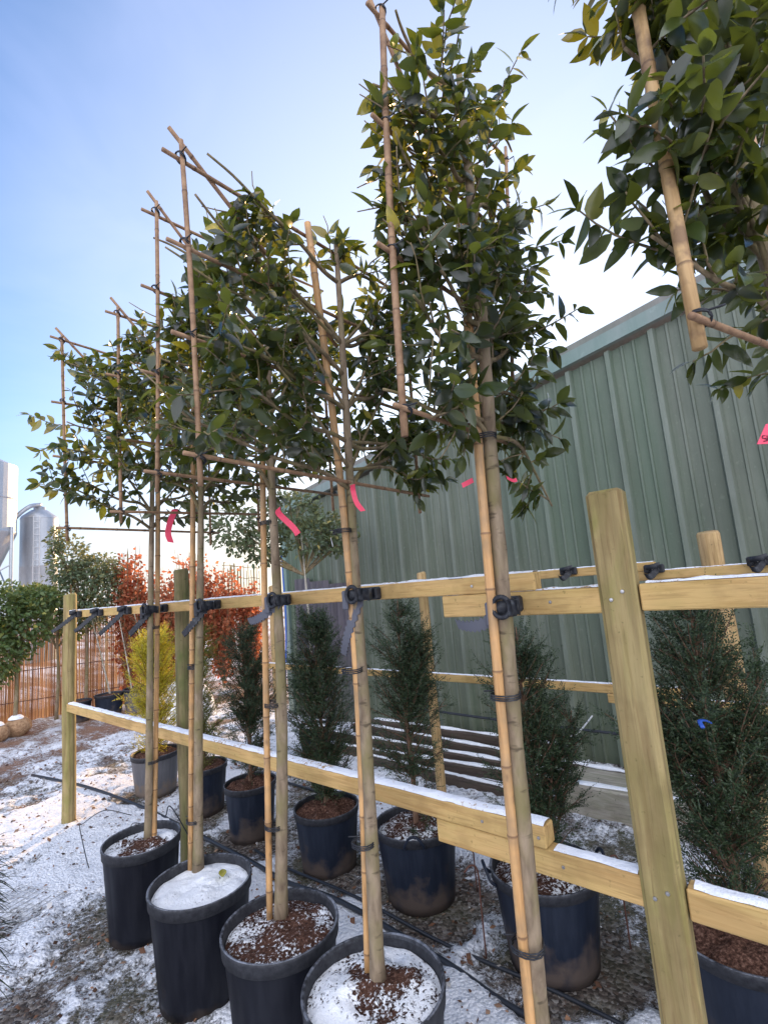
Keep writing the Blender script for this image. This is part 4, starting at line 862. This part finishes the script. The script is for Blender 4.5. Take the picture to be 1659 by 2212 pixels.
# yellow fallen leaf on pot two
o = leaf_obj('fallen_leaf', [(1.262, 2.165, .407)], [(.55, .8, .25)], [(0.1, 0, 1)], [.062], [.034], [.985], M['leaf'], None, (1.262, 2.165, .407)); tag(o, 'yellowing leaf lying on the snow in the smooth white pot', 'leaf')
# wire grate on the path
th = thing('wire_grate', 'white wire mesh grate lying half buried in snow on the path', 'grate', (.86, 3.62, gh(.86, 3.62)-.004), .35); mb = MB()
for i in range(9):
    a = -.16+.04*i; mb.tube([(a, -.20, 0), (a, .20, .004)], .0021, 6)
for i in range(10):
    a = -.2+.044*i; mb.tube([(-.17, a, .005), (.17, a, .001)], .0021, 6)
mb.build('mesh', M['greymetal'], th)
# blue tie in the right-hand yew, blue strap by the shed corner
mb = MB(); mb.tube(curve_pts([(-.03, .0, .0), (-.01, .01, .014), (.02, .0, .01), (.035, -.012, .0)], 12), .007, 8, flat=.5); o = mb.build('blue_tie', M['blue'], None, True); o.location = (1.93, .37, 1.065); tag(o, 'bright blue plastic tie wrapped on the right-hand yew', 'tie')
mb = MB(); mb.tube(curve_pts([(4.26, 5.52, 2.1), (4.15, 5.35, 1.3), (3.9, 5.1, .55), (3.85, 5.06, .2)], 20), .009, 6); o = mb.build('blue_rope', M['blue'], None, True, (4.26, 5.52, 2.1)); tag(o, 'blue rope hanging down beside the shed corner', 'rope')
# white curved strip and snowy tuft before the shed
mb = MB(); P_ = curve_pts([(0, 0, 0), (.03, -.07, .04), (.05, -.16, .14)], 14); mb.tube(P_, [.010+.003*math.sin(i*.2) for i in range(len(P_))], 6, flat=.35); o = mb.build('plastic_strip', M['white'], None, True); o.location = (3.3, 1.42, .52); tag(o, 'curved white plastic strip sticking up in front of the shed', 'strip')

# dark strappy plant cut by the left edge
th = thing('strappy_plant', 'dark plant with drooping narrow leaves at the left edge', 'plant', (.487, 2.445, 0)); P = []; D = []; Nn = []; LL = []; TT = []
mb = MB(); mb.tube([(-.04, 0, 0), (-.03, 0, .4), (-.035, .01, .82)], [.012, .01, .006], 8); mb.build('stem', M['twig'], th, True)
for i in range(420):
    z = rng.uniform(.36, .80); a = rng.uniform(0, 6.28); r = .05*rng.random()
    P.append((-.035+r*math.cos(a), r*math.sin(a), z)); D.append((math.cos(a), math.sin(a), rng.uniform(-.2, .7))); Nn.append((0, 0, 1)); LL.append(rng.uniform(.06, .12)); TT.append(rng.random())
leaf_obj('leaves', P, D, Nn, LL, [.006]*len(P), TT, M['strap'], th, curl=.75)

# ------------------------------------------------------------ background planting
def blob_leaves(th, name, centers, n, L, mt, seed, yell=None, shell=.55, W=.5):
    rnd = np.random.default_rng(seed); P = []; D = []; Nn = []; TT = []; c_ = np.array(centers, float); wts = (c_[:, 3]*c_[:, 4]*c_[:, 5])**(1/1.5); wts /= wts.sum()
    which = rnd.choice(len(c_), n, p=wts)
    for k in which:
        d = nrm(rnd.normal(0, 1, 3)); r = (shell+(1-shell)*rnd.random()) if rnd.random() < .75 else rnd.random()**.5
        r *= 1+.22*mnoise.noise(Vector(d*2.3+c_[k, :3])); p = c_[k, :3]+d*r*c_[k, 3:6]
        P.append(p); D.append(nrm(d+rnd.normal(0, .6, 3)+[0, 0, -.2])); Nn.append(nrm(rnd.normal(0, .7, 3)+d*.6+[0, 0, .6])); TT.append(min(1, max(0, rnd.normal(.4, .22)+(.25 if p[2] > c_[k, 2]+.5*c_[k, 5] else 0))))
    Ls = L*rnd.uniform(.6, 1.3, n); return leaf_obj(name, P, D, Nn, Ls, Ls*W, TT, mt, th)
# reed screen: upright reeds bound by wires
th = thing('reed_screen', 'brown reed screening along the back of the yard', 'screen', (0, 9.35, 0)); V = []; F = []; T = []; n = 0
for x in np.arange(-3.0, 4.6, .0085):
    y = .25*math.sin(x*.8)-(x-2)*.30+rng.normal(0, .004); z1 = 1.50+rng.normal(0, .025)+.05*math.sin(x*5); r = rng.uniform(.0035, .006); dx = rng.normal(0, .012); tt = rng.random()
    V += [(x-r, y, 0), (x+r, y, 0), (x, y-r, 0), (x-r+dx, y, z1), (x+r+dx, y, z1), (x+dx, y-r, z1)]; T += [tt]*6
    F += [(n, n+2, n+5, n+3), (n+2, n+1, n+4, n+5), (n+1, n, n+3, n+4)]; n += 6
fastmesh('reeds', np.array(V), np.array(F), np.array(T), M['reed'], th, False)
for z in (.3, .75, 1.2):
    mb = MB(); mb.tube([(x, .25*math.sin(x*.8)-(x-2)*.30-.012, z) for x in np.linspace(-3, 4.6, 40)], .006, 5); mb.build('binding_wire', M['rust'], th)
# copper beech hedge: separate plants
GB = 'copper beech plants in the hedge behind the fence'
for i, (x, y, H, rx, lab) in enumerate(((3.55, 8.7, 2.60, .34, 'copper beech at the left end of the red hedge, behind the grey-green tree'), (4.05, 8.55, 2.2, .46, 'second copper beech from the left, seen left of the farthest trunk'), (4.55, 8.4, 2.5, .48, 'red copper beech behind the farthest trunk and its pink label'),
                                    (5.0, 8.3, 2.25, .46, 'red copper beech showing between the mossy post and the second trunk'), (5.50, 8.2, 1.95, .36, 'red copper beech at the right end of the hedge'))):
    th = thing('copper_beech', lab, 'hedge plant', (x, y, 0), 0, GB); bm = MB(); rnd = np.random.default_rng(50+i); P = []; D = []; Nn = []; LL = []; TT = []
    for k in range(64):
        a = rnd.uniform(0, 6.28); z0 = rnd.uniform(0, .5)*H; top = H*rnd.uniform(.55, 1.02); rr = rx*rnd.uniform(.3, 1.1)*(1-.35*(top/H)); e = np.array([rr*math.cos(a), rr*math.sin(a), top]); pts = curve_pts([(0, 0, z0*.3), (e[0]*.5, e[1]*.5, z0*.6+top*.35), e], 14)
        bm.tube(pts, np.linspace(.009, .003, len(pts)), 5, cap=False)
        for j in range(62):
            q = pts[int(rnd.uniform(.25, 1)*(len(pts)-1))]+rnd.normal(0, .055, 3); P.append(q); D.append(nrm(rnd.normal(0, 1, 3)+[0, 0, -.1])); Nn.append(nrm(rnd.normal(0, 1, 3))); LL.append(rnd.uniform(.05, .085)); TT.append(rnd.random())
    bm.build('stems', M['twig'], th, True); leaf_obj('leaves', P, D, Nn, LL, np.array(LL)*.6, TT, M['beech'], th)
# left background trees
def bgtree(label, x, y, blobs, n, L, mt, seed, trunk_top, name='evergreen_tree', tr=.03, bk='bark'):
    th = thing(name, label, 'tree', (x, y, 0)); bm = MB(); bm.tube(curve_pts([(0, 0, 0), (.02, .0, trunk_top*.5), (0, 0.02, trunk_top)], 10), np.linspace(tr, tr*.5, 11), 8); bm.build('trunk', M[bk], th, True)
    bm = MB(); rnd = np.random.default_rng(seed)
    for b_ in blobs:
        for k in range(5):
            d = nrm(rnd.normal(0, 1, 3)); e = np.array(b_[:3])+d*np.array(b_[3:6])*.85; bm.tube(curve_pts([(0, .02, min(trunk_top*.8, b_[2])), np.array(b_[:3])*.6+e*.3+[0, 0, .05*b_[2]], e], 10), np.linspace(.011, .003, 11), 5, cap=False)
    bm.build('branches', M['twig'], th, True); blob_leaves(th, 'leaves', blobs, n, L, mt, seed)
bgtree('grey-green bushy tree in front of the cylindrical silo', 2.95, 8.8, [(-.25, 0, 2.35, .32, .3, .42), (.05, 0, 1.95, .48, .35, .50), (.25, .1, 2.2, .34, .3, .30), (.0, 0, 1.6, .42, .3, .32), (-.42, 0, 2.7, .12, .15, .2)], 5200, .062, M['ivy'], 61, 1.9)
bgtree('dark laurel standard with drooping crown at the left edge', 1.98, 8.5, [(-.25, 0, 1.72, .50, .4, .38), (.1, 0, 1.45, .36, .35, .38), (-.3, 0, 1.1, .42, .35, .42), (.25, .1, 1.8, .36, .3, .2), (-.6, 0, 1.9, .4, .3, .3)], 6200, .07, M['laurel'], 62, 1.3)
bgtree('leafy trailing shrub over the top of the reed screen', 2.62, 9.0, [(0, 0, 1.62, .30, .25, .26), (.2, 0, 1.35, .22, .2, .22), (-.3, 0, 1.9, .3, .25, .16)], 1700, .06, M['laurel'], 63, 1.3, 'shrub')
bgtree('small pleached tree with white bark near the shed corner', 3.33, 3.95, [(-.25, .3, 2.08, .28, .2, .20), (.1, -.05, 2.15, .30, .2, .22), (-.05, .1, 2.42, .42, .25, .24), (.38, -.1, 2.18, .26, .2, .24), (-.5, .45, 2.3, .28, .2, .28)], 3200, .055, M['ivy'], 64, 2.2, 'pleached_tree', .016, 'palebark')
# leaves are hung over a slightly leaning trunk; its pot
make_pot(3.33, 3.95, .15, .30, 'small dark pot under the white-barked tree, snow on its rim', M['soilsnow'], M['ypot'], 40, None)
# bare trellised rows far behind
for i, (x, y, lab) in enumerate(((8.2, 13.0, 'bare trained tree on a thin cane frame, nearest in the far row'), (8.9, 13.6, 'bare trained tree on a thin cane frame, middle of the far row'), (9.8, 14.2, 'bare trained tree on a thin cane frame, right of the far row'))):
    th = thing('trellised_tree', lab, 'tree', (x, y, 0), math.radians(35), 'bare trained trees far behind the fence'); mb = MB()
    for u in (-.5, -.25, 0, .25, .5): mb.tube([(u, 0, .3 if u else 0), (u+.01, 0, 2.5+.1*math.sin(u*9))], .012 if u else .025, 6)
    mb.build('uprights', M['twig'], th)
    mb = MB()
    for z in (1.1, 1.45, 1.8, 2.15, 2.5): mb.tube(curve_pts([(-.55, .02, z), (0, .02, z+.02), (.55, .02, z-.01)], 10), .011, 6)
    mb.build('crossbars', M['twig'], th)
# canes and saplings against the screen
GS = 'bare young saplings in tubs by the reed screen'
for i, (x, y, dx, H, lab) in enumerate(((3.2, 8.45, -.30, 1.45, 'bare leaning sapling, left one of those by the reed screen'), (3.45, 8.3, -.22, 1.5, 'bare leaning sapling in the grey tub by the reed screen'), (3.72, 8.2, -.28, 1.4, 'bare leaning sapling nearest the beech hedge'))):
    th = thing('sapling', lab, 'sapling', (x, y, .15), 0, GS); mb = MB(); P_ = curve_pts([(0, 0, 0), (dx*.45, 0, H*.45), (dx, .05, H)], 12); mb.tube(P_, np.linspace(.014, .005, len(P_)), 6)
    mb.build('stem', M['palebark'], th, True); mb = MB(); rnd = np.random.default_rng(i)
    for k in range(14):
        q = P_[int(rnd.uniform(.3, 1)*(len(P_)-1))]; mb.tube(curve_pts([q, q+rnd.normal(0, .08, 3)+[0, 0, .12], q+rnd.normal(0, .15, 3)+[0, 0, .3]], 6), .003, 4)
    mb.build('twigs', M['twig'], th)
for i, (x, y, R, h, lab, mt) in enumerate(((2.78, 8.55, .17, .30, 'black tub left of the tall far fence post', 'ypot'), (3.12, 8.35, .20, .34, 'dark tub right of the far post under the saplings', 'ypot'), (3.48, 8.15, .23, .36, 'wide grey tub holding a bare sapling', 'greypot'), (3.80, 8.0, .20, .38, 'dark tub at the foot of the beech hedge', 'ypot'))):
    make_pot(x, y, R, h, lab, M['soil'], M[mt], 60+i, 'tubs along the reed screen')
for i, (x, z1, lab) in enumerate(((2.72, 2.0, 'orange bamboo cane standing left of the far fence post'), (3.22, 1.7, 'tan bamboo cane standing just right of the far fence post'))):
    mb = MB(); mb.tube([(0, 0, 0), (.01, 0, z1)], .014, 8); o = mb.build('bamboo_pole', M['bamboo'], None, True); o.location = (x, 8.75, 0); tag(o, lab, 'bamboo pole', 'bamboo poles before the reed screen')
# rootballs
for i, (x, y, r, lab) in enumerate(((2.02, 8.50, .15, 'round hessian-wrapped rootball with snow, right of the pair'), (1.77, 8.38, .14, 'round hessian-wrapped rootball at the left edge'))):
    th = thing('rootball', lab, 'rootball', (x, y, 0), i, 'hessian rootballs on the ground'); V = []; n = 20; F = []
    for a in range(11):
        for b_ in range(n):
            th_ = math.pi*a/10; ph = 2*math.pi*b_/n; d = np.array([math.sin(th_)*math.cos(ph), math.sin(th_)*math.sin(ph), math.cos(th_)]); V.append(d*r*(1+.14*mnoise.noise(Vector(d*2)+Vector((i*3, 0, 0))))*[1.1, 1, .85]+[0, 0, r*.78])
    F = [(a*n+b_, a*n+(b_+1) % n, (a+1)*n+(b_+1) % n, (a+1)*n+b_) for a in range(10) for b_ in range(n)]; mb = MB(); mb.add(V, F); mb.build('ball', M['hessian'], th, True)
    mb = MB(); mb.lathe([(.0001, .05), (r*.35, .045), (r*.55, .02), (r*.62, 0)], 14, ctr=(-.02, 0, r*1.50)); mb.build('snow', M['snow'], th, True)
# snow covered heap seen between the posts
mb = MB(); V = []; n = 24
for a in range(9):
    for b_ in range(n):
        s = a/8; ph = 2*math.pi*b_/n; r = .38*math.sin(s*math.pi/2)**.7; V.append((r*math.cos(ph)*1.1, r*math.sin(ph), .52*math.cos(s*math.pi/2)*(1+.15*mnoise.noise(Vector((math.cos(ph)*2, math.sin(ph)*2, s*3))))))
mb.add(V, [(a*n+b_, a*n+(b_+1) % n, (a+1)*n+(b_+1) % n, (a+1)*n+b_) for a in range(8) for b_ in range(n)]); o = mb.build('snow_heap', M['snow'], None, True); o.location = (3.55, 6.9, 0); tag(o, 'rounded heap covered in snow behind the golden yew', 'heap')
# silos
th = thing('hopper_silo', 'tall pale feed silo with a conical hopper on legs at the left edge', 'silo', (3.55, 20, 0)); mb = MB(); R = 1.05
prof = [(.25, 2.2), (R, 4.2), (R*1.01, 4.25), (R, 4.3), (R, 5.3), (R*1.012, 5.33), (R, 5.36), (R, 6.45), (R*.1, 6.95)]; mb.lathe(prof, 40, close=True); mb.build('hopper', M['silo'], th)
for k in range(4):
    a = math.pi/4+k*math.pi/2; mb = MB(); mb.tube([(R*1.03*math.cos(a), R*1.03*math.sin(a), 0), (R*1.03*math.cos(a), R*1.03*math.sin(a), 4.4)], .05, 8); mb.build('leg', M['silo'], th)
mb = MB()
for k in range(4):
    a = math.pi/4+k*math.pi/2; b_ = a+math.pi/2
    for z0, z1 in ((.4, 2.0), (2.0, .4), (2.2, 3.2)): mb.tube([(R*1.03*math.cos(a), R*1.03*math.sin(a), z0), (R*1.03*math.cos(b_), R*1.03*math.sin(b_), z1)], .025, 6)
mb.build('bracing', M['silo'], th)
th = thing('grain_silo', 'grey cylindrical silo with a ladder and domed top behind the left trees', 'silo', (5.42, 20.6, 0)); mb = MB(); R = .56
mb.lathe([(R, 0), (R, 1.6), (R*1.01, 1.62), (R, 1.64), (R, 3.2), (R*1.01, 3.22), (R, 3.24), (R, 4.9)], 40); mb.build('cylinder', M['silo'], th, True)
mb = MB(); mb.lathe([(R*1.02, 4.88), (R*.95, 4.98), (R*.45, 5.2), (R*.32, 5.22), (R*.32, 5.32), (.001, 5.36)], 40); mb.build('roof', M['silo'], th, True)
mb = MB()
for s in (-.09, .09): mb.tube([(-.25+s, -R-.1, .2), (-.25+s, -R-.1, 4.9)], .016, 6)
for z in np.arange(.3, 4.9, .22): mb.tube([(-.34, -R-.1, z), (-.16, -R-.1, z)], .010, 5)
mb.build('ladder', M['steel'], th)
mb = MB(); mb.tube(curve_pts([(-1.2, -.2, 4.0), (-.85, -.3, 4.75), (-.4, -.3, 5.25), (.0, -.1, 5.4)], 20), .07, 8); mb.build('filling_pipe', M['silo'], th, True)
